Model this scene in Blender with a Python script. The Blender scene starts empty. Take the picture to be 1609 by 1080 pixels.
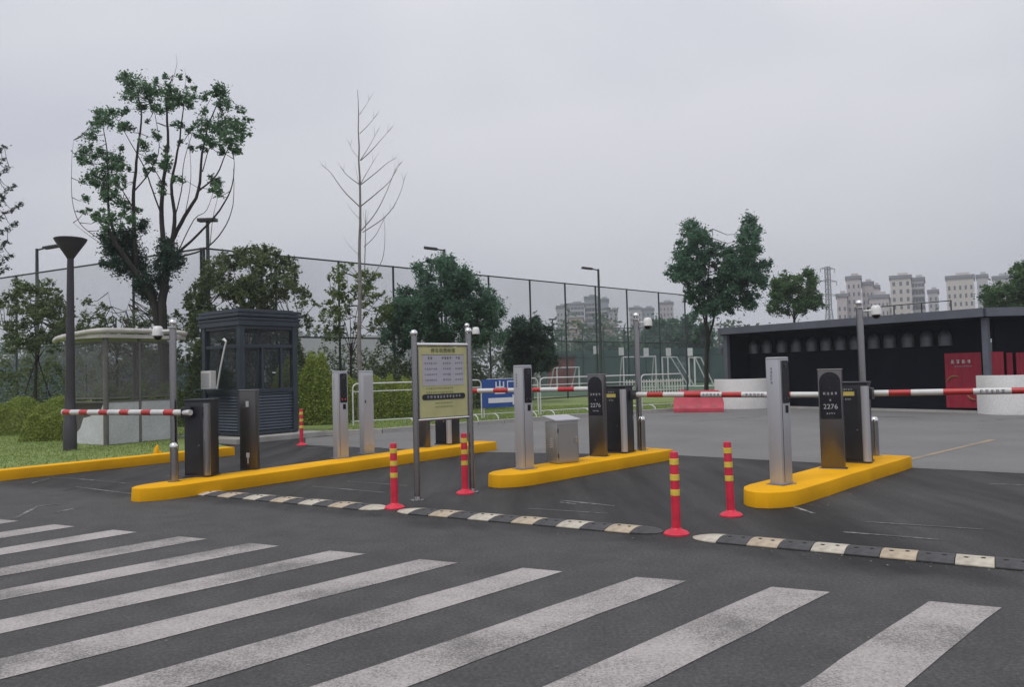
import bpy, bmesh, math, random
import numpy as np
from mathutils import Vector, Matrix, Euler

random.seed(7); RNG = np.random.default_rng(7)
SC = bpy.context.scene
COL = SC.collection
rad = math.radians

# ------------------------------------------------------------------ camera
CAM_F, CAM_PITCH, CAM_ROLL, CAM_H = 1250.0, rad(2.06), rad(1.5), 1.5
cam = bpy.data.objects.new('camera', bpy.data.cameras.new('camera'))
COL.objects.link(cam)
cam.data.sensor_width = 36.0
cam.data.lens = CAM_F / 1609.0 * 36.0
cam.data.clip_end = 4000.0
cam.data.clip_start = 0.05
cam.matrix_world = (Matrix.Translation((0, 0, CAM_H)) @ Matrix.Rotation(math.pi / 2 + CAM_PITCH, 4, 'X')
                    @ Matrix.Rotation(-CAM_ROLL, 4, 'Z'))
SC.camera = cam

# ------------------------------------------------------------------ overcast sky, soft sun, exposure
SUN_EL, SUN_AZ = rad(62), rad(215)      # high, behind and to the left of the camera, behind the cloud
world = bpy.data.worlds.new('World'); SC.world = world; world.use_nodes = True
wn, wl = world.node_tree.nodes, world.node_tree.links
wn.clear()
w_out = wn.new('ShaderNodeOutputWorld')
sky = wn.new('ShaderNodeTexSky'); sky.sky_type = 'NISHITA'; sky.sun_disc = False
sky.sun_elevation = SUN_EL; sky.sun_rotation = SUN_AZ; sky.air_density = 2.0; sky.dust_density = 4.0
bg_sky = wn.new('ShaderNodeBackground'); bg_sky.inputs[1].default_value = 0.06
wl.new(sky.outputs[0], bg_sky.inputs[0])
tc = wn.new('ShaderNodeTexCoord'); mp = wn.new('ShaderNodeMapping')
mp.inputs['Scale'].default_value = (1.0, 1.0, 2.2)
wl.new(tc.outputs['Generated'], mp.inputs[0])
n1 = wn.new('ShaderNodeTexNoise'); n1.inputs['Scale'].default_value = 1.3; n1.inputs['Detail'].default_value = 3
n1.inputs['Roughness'].default_value = 0.5; n1.inputs['Distortion'].default_value = 0.4
wl.new(mp.outputs[0], n1.inputs['Vector'])
cr = wn.new('ShaderNodeValToRGB')
cr.color_ramp.elements[0].position = 0.34; cr.color_ramp.elements[0].color = (0.635, 0.655, 0.735, 1)
cr.color_ramp.elements[1].position = 0.66; cr.color_ramp.elements[1].color = (0.82, 0.82, 0.86, 1)
wl.new(n1.outputs['Fac'], cr.inputs[0])
bg_cloud = wn.new('ShaderNodeBackground'); bg_cloud.inputs[1].default_value = 1.0
wsep = wn.new('ShaderNodeSeparateXYZ'); wl.new(tc.outputs['Generated'], wsep.inputs[0])
wgr = wn.new('ShaderNodeValToRGB'); wgr.color_ramp.elements[0].position = 0.0; wgr.color_ramp.elements[0].color = (0.83, 0.84, 0.875, 1)
wgr.color_ramp.elements[1].position = 0.55; wgr.color_ramp.elements[1].color = (1.08, 1.08, 1.08, 1)
wl.new(wsep.outputs[2], wgr.inputs[0])
wmul = wn.new('ShaderNodeMix'); wmul.data_type = 'RGBA'; wmul.blend_type = 'MULTIPLY'; wmul.inputs[0].default_value = 1.0
wl.new(cr.outputs[0], wmul.inputs[6]); wl.new(wgr.outputs[0], wmul.inputs[7])
wl.new(wmul.outputs[2], bg_cloud.inputs[0])
wmix = wn.new('ShaderNodeMixShader'); wmix.inputs[0].default_value = 0.93
wl.new(bg_sky.outputs[0], wmix.inputs[1]); wl.new(bg_cloud.outputs[0], wmix.inputs[2])
wl.new(wmix.outputs[0], w_out.inputs[0])

sun = bpy.data.objects.new('sun', bpy.data.lights.new('sun', 'SUN')); COL.objects.link(sun)
sun.data.energy = 1.5; sun.data.angle = rad(24); sun.data.color = (1.0, 0.97, 0.93)
sd = Vector((math.sin(SUN_AZ) * math.cos(SUN_EL), math.cos(SUN_AZ) * math.cos(SUN_EL), math.sin(SUN_EL)))
sun.rotation_euler = sd.to_track_quat('Z', 'Y').to_euler()

SC.view_settings.view_transform = 'Standard'; SC.view_settings.look = 'None'
SC.view_settings.exposure = 0.04; SC.view_settings.gamma = 1.0
SC.cycles.use_denoising = True
SC.cycles.max_bounces = 6; SC.cycles.transparent_max_bounces = 24; SC.cycles.volume_bounces = 0
SC.cycles.caustics_reflective = False; SC.cycles.caustics_refractive = False

# ------------------------------------------------------------------ survey helpers: photo bearings -> metres
def ray(px, py):
    x, y = (px - 804.5) / CAM_F, -(py - 540.0) / CAM_F
    c, s = math.cos(CAM_ROLL), math.sin(CAM_ROLL)
    x, y = c * x + s * y, -s * x + c * y
    c, s = math.cos(CAM_PITCH), math.sin(CAM_PITCH)
    return x, c - s * y, s + c * y
def gp(px, py, z=0.0):
    dx, dy, dz = ray(px, py); t = (z - CAM_H) / dz
    return Vector((dx * t, dy * t, z))
def up(px, py, Y):
    dx, dy, dz = ray(px, py); t = Y / dy
    return Vector((dx * t, Y, CAM_H + dz * t))

# ------------------------------------------------------------------ materials
MATS = {}
def new_mat(name):
    m = bpy.data.materials.new(name); m.use_nodes = True
    return m, m.node_tree.nodes, m.node_tree.links, m.node_tree.nodes['Principled BSDF']
def ramp(n, stops):
    r = n.new('ShaderNodeValToRGB'); e = r.color_ramp.elements
    while len(e) < len(stops): e.new(0.5)
    for el, (p, c) in zip(e, stops):
        el.position = p; el.color = (c[0], c[1], c[2], 1) if not isinstance(c, (int, float)) else (c, c, c, 1)
    return r
def noise(n, l, scale, detail=4, rough=0.55, coord='Object', stretch=None, dist=0.0, rot=None):
    t = n.new('ShaderNodeTexCoord'); x = n.new('ShaderNodeTexNoise')
    x.inputs['Scale'].default_value = scale; x.inputs['Detail'].default_value = detail
    x.inputs['Roughness'].default_value = rough; x.inputs['Distortion'].default_value = dist
    if stretch or rot:
        m = n.new('ShaderNodeMapping')
        if stretch: m.inputs['Scale'].default_value = stretch
        if rot: m.inputs['Rotation'].default_value = rot
        l.new(t.outputs[coord], m.inputs[0]); l.new(m.outputs[0], x.inputs['Vector'])
    else: l.new(t.outputs[coord], x.inputs['Vector'])
    return x
def mixc(n, l, fac, a, b, mode='MIX'):
    m = n.new('ShaderNodeMix'); m.data_type = 'RGBA'; m.blend_type = mode
    for sock, v in ((m.inputs[0], fac), (m.inputs[6], a), (m.inputs[7], b)):
        if isinstance(v, (int, float)): sock.default_value = v
        elif isinstance(v, (tuple, list)): sock.default_value = (v[0], v[1], v[2], 1)
        else: l.new(v, sock)
    return m.outputs[2]
def bump(n, l, b, h, strength=0.3, dist=0.01):
    k = n.new('ShaderNodeBump'); k.inputs['Strength'].default_value = strength; k.inputs['Distance'].default_value = dist
    l.new(h, k.inputs['Height']); l.new(k.outputs[0], b.inputs['Normal'])
def simple(name, col, rough=0.6, metal=0.0, vary=0.18, scale=6.0, bmp=0.0, stretch=None, spec=None):
    """painted / metal / plastic surface with uneven tone and roughness"""
    if name in MATS: return MATS[name]
    m, n, l, b = new_mat(name)
    x = noise(n, l, scale, 5, 0.6, stretch=stretch)
    lo = tuple(c * (1 - vary) for c in col); hi = tuple(min(1, c * (1 + vary)) for c in col)
    r = ramp(n, [(0.3, lo), (0.7, hi)]); l.new(x.outputs[0], r.inputs[0]); l.new(r.outputs[0], b.inputs['Base Color'])
    rv = 0.012 if metal > .5 else 0.09
    rr = n.new('ShaderNodeMapRange'); rr.inputs[3].default_value = max(0.03, rough - rv); rr.inputs[4].default_value = min(1, rough + rv)
    l.new(x.outputs[0], rr.inputs[0]); l.new(rr.outputs[0], b.inputs['Roughness'])
    b.inputs['Metallic'].default_value = metal
    if spec is not None: b.inputs['Specular IOR Level'].default_value = spec
    if bmp:
        y = noise(n, l, scale * 9, 3); bump(n, l, b, y.outputs[0], bmp, 0.004)
    MATS[name] = m; return m
def leaf_mat(name, dark, light, yellow=None, tl=0.5):
    if name in MATS: return MATS[name]
    m, n, l, b = new_mat(name)
    g = n.new('ShaderNodeNewGeometry'); x = noise(n, l, 0.9, 3)
    a = n.new('ShaderNodeMath'); a.operation = 'ADD'; l.new(g.outputs['Random Per Island'], a.inputs[0]); l.new(x.outputs[0], a.inputs[1])
    h = n.new('ShaderNodeMath'); h.operation = 'MULTIPLY'; h.inputs[1].default_value = 0.5; l.new(a.outputs[0], h.inputs[0])
    st = [(0.2, dark), (0.62, light)] + ([(0.9, yellow)] if yellow else [])
    r = ramp(n, st); l.new(h.outputs[0], r.inputs[0]); l.new(r.outputs[0], b.inputs['Base Color'])
    b.inputs['Roughness'].default_value = 0.55
    tr = n.new('ShaderNodeBsdfTranslucent'); l.new(r.outputs[0], tr.inputs[0])
    mx = n.new('ShaderNodeMixShader'); mx.inputs[0].default_value = tl
    l.new(b.outputs[0], mx.inputs[1]); l.new(tr.outputs[0], mx.inputs[2])
    l.new(mx.outputs[0], n['Material Output'].inputs[0])
    MATS[name] = m; return m
def glass_mat(name, tint, alpha, rough=0.08):
    """thin pane: mostly clear, dirty, reflecting at the surface"""
    if name in MATS: return MATS[name]
    m, n, l, b = new_mat(name)
    x = noise(n, l, 2.5, 5); r = ramp(n, [(0.3, tuple(c * .7 for c in tint)), (0.7, tint)]); l.new(x.outputs[0], r.inputs[0])
    l.new(r.outputs[0], b.inputs['Base Color']); b.inputs['Roughness'].default_value = rough
    rr = n.new('ShaderNodeMapRange'); rr.inputs[3].default_value = alpha * .7; rr.inputs[4].default_value = min(1, alpha * 1.3)
    l.new(x.outputs[0], rr.inputs[0]); l.new(rr.outputs[0], b.inputs['Alpha'])
    MATS[name] = m; return m

# asphalt: near carriageway tone, darker rubbered gate lanes with tyre streaks, cracks, aggregate
def asphalt_mat():
    m, n, l, b = new_mat('asphalt')
    big = noise(n, l, 0.35, 6, 0.6); fine = noise(n, l, 42, 5, 0.85); mid = noise(n, l, 3.2, 6, 0.65)
    base = ramp(n, [(0.3, (0.054, 0.053, 0.053)), (0.7, (0.074, 0.073, 0.073))]); l.new(big.outputs[0], base.inputs[0])
    midr = ramp(n, [(0.3, 0.74), (0.7, 1.2)]); l.new(mid.outputs[0], midr.inputs[0])
    c1 = mixc(n, l, 1.0, base.outputs[0], midr.outputs[0], 'MULTIPLY')
    fr = ramp(n, [(0.30, 0.42), (0.5, 1.0), (0.70, 1.95)]); l.new(fine.outputs[0], fr.inputs[0])
    c2 = mixc(n, l, 1.0, c1, fr.outputs[0], 'MULTIPLY')
    # rubber-darkened band between the crosswalk and the yard, along v = 0.52 x + 0.853 y
    t = n.new('ShaderNodeTexCoord'); sp = n.new('ShaderNodeSeparateXYZ'); l.new(t.outputs['Object'], sp.inputs[0])
    def mad(a, k, c=None):
        q = n.new('ShaderNodeMath'); q.operation = 'MULTIPLY_ADD'; l.new(a, q.inputs[0]); q.inputs[1].default_value = k
        if c is None: q.inputs[2].default_value = 0
        else: l.new(c, q.inputs[2])
        return q.outputs[0]
    v = mad(sp.outputs[0], 0.52, mad(sp.outputs[1], 0.853))
    wob = noise(n, l, 0.55, 5, 0.65, dist=0.8)
    v2 = mad(wob.outputs[0], 1.5, v)
    mask = n.new('ShaderNodeMapRange'); mask.interpolation_type = 'SMOOTHSTEP'
    mask.inputs[1].default_value = 6.9; mask.inputs[2].default_value = 7.35; l.new(v2, mask.inputs[0])
    streak = noise(n, l, 1.0, 5, 0.6, stretch=(1.5, 0.16, 1), rot=(0, 0, rad(41)))
    sr = ramp(n, [(0.34, 0.22), (0.66, 0.80)]); l.new(streak.outputs[0], sr.inputs[0])
    dk = mixc(n, l, 1.0, c2, sr.outputs[0], 'MULTIPLY')
    c3 = mixc(n, l, mask.outputs[0], c2, dk)
    # scattered pale scuffs
    sc = noise(n, l, 2.3, 8, 0.75, dist=1.5); scr = ramp(n, [(0.70, 0.0), (0.76, 0.5)]); l.new(sc.outputs[0], scr.inputs[0])
    c4 = mixc(n, l, scr.outputs[0], c3, (0.13, 0.127, 0.124))
    l.new(c4, b.inputs['Base Color'])
    rr = n.new('ShaderNodeMapRange'); rr.inputs[3].default_value = 0.62; rr.inputs[4].default_value = 0.92
    l.new(mid.outputs[0], rr.inputs[0]); l.new(rr.outputs[0], b.inputs['Roughness'])
    b.inputs['Specular IOR Level'].default_value = 0.35
    bump(n, l, b, fine.outputs[0], 0.5, 0.006)
    return m
def concrete_mat(name, a, c, scale=0.5, speck=40):
    m, n, l, b = new_mat(name)
    big = noise(n, l, scale, 7, 0.65); fine = noise(n, l, speck, 3)
    r = ramp(n, [(0.3, a), (0.7, c)]); l.new(big.outputs[0], r.inputs[0])
    f = ramp(n, [(0.25, 0.8), (0.75, 1.18)]); l.new(fine.outputs[0], f.inputs[0])
    l.new(mixc(n, l, 1.0, r.outputs[0], f.outputs[0], 'MULTIPLY'), b.inputs['Base Color'])
    b.inputs['Roughness'].default_value = 0.85; bump(n, l, b, fine.outputs[0], 0.3, 0.004)
    return m
def paint_mat(name, col, worn, amount=0.5, scale=30, spec=0.4, grain=0):
    """road or kerb paint worn through to what lies below"""
    m, n, l, b = new_mat(name)
    x = noise(n, l, scale, 8, 0.75); y = noise(n, l, 1.3, 5, 0.6)
    s = n.new('ShaderNodeMath'); s.operation = 'MULTIPLY_ADD'; l.new(y.outputs[0], s.inputs[0]); s.inputs[1].default_value = 0.7; l.new(x.outputs[0], s.inputs[2])
    wr = ramp(n, [(amount, 1.0), (amount + 0.14, 0.0)]); l.new(s.outputs[0], wr.inputs[0])
    tn = ramp(n, [(0.3, tuple(c * 0.78 for c in col)), (0.7, col)]); l.new(y.outputs[0], tn.inputs[0])
    g = noise(n, l, grain, 4, 0.8); gr = ramp(n, [(0.30, 0.62), (0.5, 1.0), (0.70, 1.30)]); l.new(g.outputs[0], gr.inputs[0])
    c = mixc(n, l, 1.0, tn.outputs[0], gr.outputs[0], 'MULTIPLY') if grain else tn.outputs[0]
    l.new(mixc(n, l, wr.outputs[0], c, worn), b.inputs['Base Color'])
    b.inputs['Roughness'].default_value = 0.75; b.inputs['Specular IOR Level'].default_value = spec; bump(n, l, b, x.outputs[0], 0.25, 0.004)
    return m
M = {
 'asphalt': asphalt_mat(),
 'yard': concrete_mat('yard_concrete', (0.14, 0.139, 0.138), (0.19, 0.187, 0.185), 0.4),
 'kerbstone': concrete_mat('kerbstone', (0.30, 0.29, 0.27), (0.42, 0.41, 0.39), 1.5),
 'earth': concrete_mat('earth', (0.07, 0.075, 0.045), (0.12, 0.12, 0.08), 0.2, 8),
 'lawn': concrete_mat('lawn_soil', (0.12, 0.18, 0.04), (0.22, 0.27, 0.08), 0.7, 25),
 'stripe': paint_mat('crosswalk_paint', (0.40, 0.37, 0.36), (0.14, 0.135, 0.13), 0.72, 75, 0.4, 48),
 'seal': paint_mat('seal_paint', (0.34, 0.33, 0.32), (0.10, 0.10, 0.10), 0.86, 14),
 'yellow_paint': paint_mat('yellow_kerb_paint', (0.90, 0.455, 0.010), (0.62, 0.30, 0.02), 0.48, 18, 0.12),
 'white_wall': concrete_mat('white_rendered_wall', (0.62, 0.61, 0.60), (0.76, 0.75, 0.74), 0.9),
 'alu': simple('brushed_aluminium', (0.50, 0.50, 0.53), 0.48, 0.6, 0.04, 3, 0.1, (30, 30, 1)),
 'steel': simple('stainless_steel', (0.33, 0.325, 0.325), 0.27, 1.0, 0.02, 4, 0.0, (20, 20, 1)),
 'chrome': simple('polished_steel', (0.78, 0.78, 0.78), 0.14, 1.0, 0.08, 8),
 'darksteel': simple('dark_brushed_steel', (0.115, 0.108, 0.105), 0.32, 0.85, 0.05, 4, 0.0, (20, 20, 1)),
 'column_steel': simple('bronze_tinted_steel', (0.165, 0.155, 0.15), 0.28, 0.9, 0.02, 4, 0.0, (20, 20, 1)),
 'black': simple('black_powder_coat', (0.016, 0.017, 0.022), 0.42, 0.0, 0.3, 5, 0.1),
 'panel': simple('black_gloss_panel', (0.011, 0.011, 0.016), 0.16, 0.0, 0.3, 5),
 'white': simple('white_enamel', (0.60, 0.60, 0.59), 0.4, 0.0, 0.10, 6),
 'white_plastic': simple('white_plastic', (0.72, 0.71, 0.70), 0.35, 0.0, 0.08, 9),
 'red': simple('red_reflective', (0.44, 0.03, 0.03), 0.42, 0.0, 0.2, 7),
 'post_red': simple('red_rubber_post', (0.62, 0.022, 0.055), 0.45, 0.0, 0.18, 9),
 'band_yellow': simple('yellow_reflective', (0.72, 0.52, 0.07), 0.4, 0.0, 0.15, 12),
 'rubber': simple('black_rubber', (0.06, 0.06, 0.063), 0.8, 0.0, 0.35, 14, 0.5),
 'rubber_white': simple('faded_white_rubber', (0.46, 0.42, 0.35), 0.75, 0.0, 0.28, 14, 0.4),
 'rubber_peach': simple('faded_peach_rubber', (0.42, 0.345, 0.255), 0.75, 0.0, 0.28, 14, 0.4),
 'bolt': simple('dark_bolt', (0.02, 0.02, 0.02), 0.6, 0.3),
 'booth': simple('slate_blue_steel', (0.034, 0.046, 0.062), 0.45, 0.1, 0.2, 4),
 'booth_glass': glass_mat('booth_glass', (0.03, 0.04, 0.045), 0.26),
 'shelter_glass': glass_mat('dirty_shelter_glass', (0.17, 0.165, 0.165), 0.32, 0.25),
 'shelter_panel': concrete_mat('weathered_panel', (0.46, 0.47, 0.49), (0.60, 0.61, 0.64), 1.2),
 'shelter_post': simple('grey_shelter_steel', (0.16, 0.15, 0.145), 0.5, 0.3),
 'shelter_roof': simple('dirty_white_roof', (0.56, 0.53, 0.50), 0.5, 0.0, 0.22, 3),
 'lamp': simple('dark_lamp_paint', (0.045, 0.042, 0.05), 0.5, 0.2),
 'fence': simple('dark_fence_paint', (0.035, 0.045, 0.045), 0.5, 0.2),
 'carport': simple('grey_blue_fascia', (0.115, 0.122, 0.15), 0.5, 0.15, 0.15, 2),
 'garage_dark': simple('garage_shade_black', (0.010, 0.012, 0.019), 0.85, 0.0, 0.25, 1, spec=0.12),  # near-black colour stands in for the shade of the enclosed interior
 'sign_yellow': simple('pale_yellow_board', (0.52, 0.50, 0.24), 0.45, 0.0, 0.12, 4),
 'sign_grey': simple('lilac_grey_panel', (0.47, 0.45, 0.50), 0.45, 0.0, 0.08, 4),
 'ink': simple('dark_green_ink', (0.05, 0.06, 0.03), 0.6),
 'ink_grey': simple('grey_ink', (0.13, 0.12, 0.17), 0.6),
 'olive': simple('olive_ink', (0.22, 0.25, 0.09), 0.6),
 'sign_blue': simple('blue_sign_film', (0.018, 0.075, 0.29), 0.35, 0.0, 0.12, 3),
 'print_white': simple('white_print', (0.72, 0.72, 0.72), 0.5, 0.0, 0.05),
 'print_dim': simple('pale_grey_print', (0.42, 0.42, 0.45), 0.5, 0.0, 0.05),
 'sticker': simple('yellow_sticker', (0.55, 0.45, 0.12), 0.5, 0.0, 0.1),
 'banner': simple('crimson_banner', (0.42, 0.02, 0.05), 0.55, 0.0, 0.2, 2),
 'banner_gold': simple('banner_gold_print', (0.42, 0.22, 0.08), 0.55),
 'barrier_red': simple('faded_red_plastic', (0.50, 0.06, 0.09), 0.5, 0.0, 0.18, 3),
 'bark': simple('grey_brown_bark', (0.036, 0.032, 0.029), 0.9, 0.0, 0.35, 6, 0.5, (1, 1, .3)),
 'bark_pale': simple('pale_bark', (0.20, 0.185, 0.175), 0.9, 0.0, 0.25, 6, 0.4),
 'net': None,
}
M['red_led'] = simple('red_lamp_lens', (0.6, 0.05, 0.05), 0.3)
_m, _n, _l, _b = new_mat('fence_net'); _b.inputs['Base Color'].default_value = (0.14, 0.18, 0.18, 1); _b.inputs['Alpha'].default_value = 0.17
_b.inputs['Roughness'].default_value = 0.8
_x = noise(_n, _l, 0.4, 4); _r = _n.new('ShaderNodeMapRange'); _r.inputs[3].default_value = 0.14; _r.inputs[4].default_value = 0.30
_l.new(_x.outputs[0], _r.inputs[0]); _l.new(_r.outputs[0], _b.inputs['Alpha']); M['net'] = _m
_m, _n, _l, _b = new_mat('shade_cloth'); _x = noise(_n, _l, 0.6, 5); _r = ramp(_n, [(0.3, (0.014, 0.06, 0.055)), (0.7, (0.03, 0.10, 0.09))])
_l.new(_x.outputs[0], _r.inputs[0]); _l.new(_r.outputs[0], _b.inputs['Base Color']); _b.inputs['Alpha'].default_value = 0.82; M['shade_cloth'] = _m
_m, _n, _l, _b = new_mat('lit_tube'); _b.inputs['Emission Color'].default_value = (1, 0.98, 0.92, 1); _b.inputs['Emission Strength'].default_value = 6; M['tube'] = _m
M['leaf_dark'] = leaf_mat('camphor_leaf', (0.065, 0.135, 0.075), (0.14, 0.25, 0.13), (0.22, 0.34, 0.16))
M['leaf_ivy'] = leaf_mat('ivy_leaf', (0.02, 0.05, 0.036), (0.055, 0.11, 0.07))
M['leaf_olive'] = leaf_mat('olive_leaf', (0.075, 0.115, 0.05), (0.17, 0.22, 0.10), (0.28, 0.31, 0.14))
M['leaf_lime'] = leaf_mat('lime_leaf', (0.08, 0.13, 0.035), (0.17, 0.24, 0.07), (0.28, 0.33, 0.11))
M['leaf_deep'] = leaf_mat('deep_green_leaf', (0.05, 0.12, 0.08), (0.115, 0.22, 0.14), (0.18, 0.30, 0.17))
M['leaf_mid'] = leaf_mat('mid_green_leaf', (0.045, 0.10, 0.04), (0.11, 0.20, 0.07), (0.17, 0.27, 0.10))
M['leaf_hedge'] = leaf_mat('hedge_leaf', (0.16, 0.23, 0.04), (0.35, 0.42, 0.09), (0.50, 0.52, 0.17))
M['leaf_hazed'] = leaf_mat('hazed_leaf', (0.08, 0.12, 0.085), (0.15, 0.20, 0.13), (0.22, 0.27, 0.17))  # lighter, greyer greens: distance haze put into the leaf colour
M['blade'] = leaf_mat('grass_blade', (0.15, 0.23, 0.055), (0.30, 0.39, 0.11), (0.44, 0.46, 0.20))

# ------------------------------------------------------------------ mesh helpers
def tag(o, label=None, cat=None, group=None, kind=None):
    if label: o['label'] = label
    if cat: o['category'] = cat
    if group: o['group'] = group
    if kind: o['kind'] = kind
    return o
def thing(name, label, cat, loc=(0, 0, 0), rotz=0.0, group=None):
    o = bpy.data.objects.new(name, None); COL.objects.link(o); o.empty_display_size = 0.1
    o.location = loc; o.rotation_euler = (0, 0, rotz)
    return tag(o, label, cat, group)
class MB:
    """collects shapes, links them as one mesh object"""
    def __init__(s): s.v, s.f = [], []
    def add(s, vs, fs):
        k = len(s.v); s.v += [tuple(p) for p in vs]; s.f += [tuple(k + i for i in f) for f in fs]; return s
    def box(s, c, d, rot=None):
        hx, hy, hz = d[0] / 2, d[1] / 2, d[2] / 2
        vs = [Vector((x, y, z)) for z in (-hz, hz) for x, y in ((-hx, -hy), (hx, -hy), (hx, hy), (-hx, hy))]
        if rot is not None: vs = [rot @ p for p in vs]
        c = Vector(c)
        return s.add([p + c for p in vs], [(3, 2, 1, 0), (4, 5, 6, 7), (0, 1, 5, 4), (1, 2, 6, 5), (2, 3, 7, 6), (3, 0, 4, 7)])
    def prism(s, poly, z0, z1, inset=0.0):
        n = len(poly); c = Vector((sum(p[0] for p in poly) / n, sum(p[1] for p in poly) / n))
        top = [Vector(p[:2]) + (c - Vector(p[:2])).normalized() * inset for p in poly]
        vs = [(p[0], p[1], z0) for p in poly] + [(p[0], p[1], z1) for p in top]
        fs = [tuple(range(n - 1, -1, -1)), tuple(range(n, 2 * n))] + [(i, (i + 1) % n, n + (i + 1) % n, n + i) for i in range(n)]
        return s.add(vs, fs)
    def sheet(s, poly, z=0.0):
        return s.add([(p[0], p[1], z) for p in poly], [tuple(range(len(poly)))])
    def tube(s, pts, r, seg=8, cap=True):
        pts = [Vector(p) for p in pts]; n = len(pts)
        rs = r if isinstance(r, (list, tuple)) else [r] * n
        vs, fs = [], []; ref = None
        for i, p in enumerate(pts):
            t = (pts[min(i + 1, n - 1)] - pts[max(i - 1, 0)])
            t = t.normalized() if t.length > 1e-9 else Vector((0, 0, 1))
            if ref is None: ref = t.orthogonal().normalized()
            a = (ref - t * ref.dot(t)); a = a.normalized() if a.length > 1e-6 else t.orthogonal().normalized()
            ref = a; b = t.cross(a)
            for k in range(seg):
                q = 2 * math.pi * (k + .5) / seg
                vs.append(p + (a * math.cos(q) + b * math.sin(q)) * rs[i])
        for i in range(n - 1):
            for k in range(seg):
                fs.append((i * seg + k, i * seg + (k + 1) % seg, (i + 1) * seg + (k + 1) % seg, (i + 1) * seg + k))
        if cap: fs += [tuple(range(seg - 1, -1, -1)), tuple(range((n - 1) * seg, n * seg))]
        return s.add(vs, fs)
    def lathe(s, prof, c=(0, 0, 0), seg=20):
        vs, fs = [], []; c = Vector(c); n = len(prof)
        for r, z in prof:
            for k in range(seg):
                q = 2 * math.pi * k / seg; vs.append(c + Vector((r * math.cos(q), r * math.sin(q), z)))
        for i in range(n - 1):
            for k in range(seg):
                fs.append((i * seg + k, i * seg + (k + 1) % seg, (i + 1) * seg + (k + 1) % seg, (i + 1) * seg + k))
        fs += [tuple(range(seg - 1, -1, -1)), tuple(range((n - 1) * seg, n * seg))]
        return s.add(vs, fs)
    def shift(s, d):
        d = Vector(d); s.v = [tuple(Vector(p) + d) for p in s.v]; return s
    def mesh(s, name, m, bevel=0.0, smooth=False):
        me = bpy.data.meshes.new(name); me.from_pydata(s.v, [], s.f)
        if bevel:
            bm = bmesh.new(); bm.from_mesh(me)
            es = [e for e in bm.edges if len(e.link_faces) == 2 and e.calc_face_angle(0) > 0.5]
            bmesh.ops.bevel(bm, geom=es, offset=bevel, segments=2, profile=0.6, affect='EDGES', clamp_overlap=True)
            bm.to_mesh(me); bm.free()
        if smooth:
            me.polygons.foreach_set('use_smooth', [True] * len(me.polygons)); me.set_sharp_from_angle(angle=rad(40))
        me.materials.append(m); me.update(); return me
    def build(s, name, m, parent=None, bevel=0.0, smooth=False, kind=None):
        return link(name, s.mesh(name, m, bevel, smooth), parent, kind)
def link(name, me, parent=None, kind=None, loc=None):
    o = bpy.data.objects.new(name, me); COL.objects.link(o)
    if parent is not None: o.parent = parent
    if loc is not None: o.location = loc
    if kind: o['kind'] = kind
    return o
def fast(name, V, Q, m, parent=None, kind=None):
    V = np.asarray(V, np.float32); Q = np.asarray(Q, np.int32)
    me = bpy.data.meshes.new(name); me.vertices.add(len(V)); me.vertices.foreach_set('co', V.ravel())
    me.loops.add(Q.size); me.loops.foreach_set('vertex_index', Q.ravel()); me.polygons.add(len(Q))
    me.polygons.foreach_set('loop_start', np.arange(0, Q.size, Q.shape[1], dtype=np.int32))
    me.materials.append(m); me.update(calc_edges=True); me.validate()
    return link(name, me, parent, kind)
def letters(name, txt, size, m, parent, mat4, extrude=0.0006, align='CENTER'):
    cu = bpy.data.curves.new(name, 'FONT'); cu.body = txt; cu.size = size; cu.align_x = align; cu.align_y = 'CENTER'; cu.extrude = extrude
    cu.resolution_u = 3
    o = bpy.data.objects.new(name, cu); COL.objects.link(o); bpy.context.view_layer.update()
    me = bpy.data.meshes.new_from_object(o.evaluated_get(bpy.context.evaluated_depsgraph_get()))
    bpy.data.objects.remove(o); bpy.data.curves.remove(cu)
    me.transform(mat4); me.materials.clear(); me.materials.append(m)
    return link(name, me, parent)
FRONT = Matrix.Rotation(math.pi / 2, 4, 'X')                 # text plane -> facing local -Y
def face(x, y, z): return Matrix.Translation((x, y, z)) @ FRONT
def glyphs(mb, x, y, z, n, size, gap=1.12, vertical=False, th=0.0012, axis='x'):
    """a row of small blurred-looking print strokes, too small to read in the photograph"""
    for i in range(n):
        cx = x + (i - (n - 1) / 2) * size * gap * (0 if vertical else 1)
        cz = z - (i - (n - 1) / 2) * size * gap * (1 if vertical else 0)
        st = size * 0.13
        for k in range(2 + random.randint(0, 1)):
            zz = cz + size * (0.36 - 0.36 * k) * random.uniform(.8, 1)
            w = size * random.uniform(.55, .86)
            mb.box((cx, y, zz) if axis == 'x' else (y, cx, zz), (w, th, st) if axis == 'x' else (th, w, st))
        for k in range(1 + random.randint(0, 1)):
            xx = cx + size * random.uniform(-.28, .28)
            mb.box((xx, y, cz) if axis == 'x' else (y, xx, cz), (st, th * .9, size * .8) if axis == 'x' else (th * .9, st, size * .8))
    return mb
def roundrect(w, h, r, arch=False, seg=5):
    pts = []
    for cx, cz, a0 in ((w / 2 - r, -h / 2 + r, -90), (w / 2 - r, h / 2 - r, 0), (-w / 2 + r, h / 2 - r, 90), (-w / 2 + r, -h / 2 + r, 180)):
        rr = r
        for k in range(seg + 1):
            a = rad(a0 + 90 * k / seg); pts.append((cx + rr * math.cos(a), cz + rr * math.sin(a)))
    return pts
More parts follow.
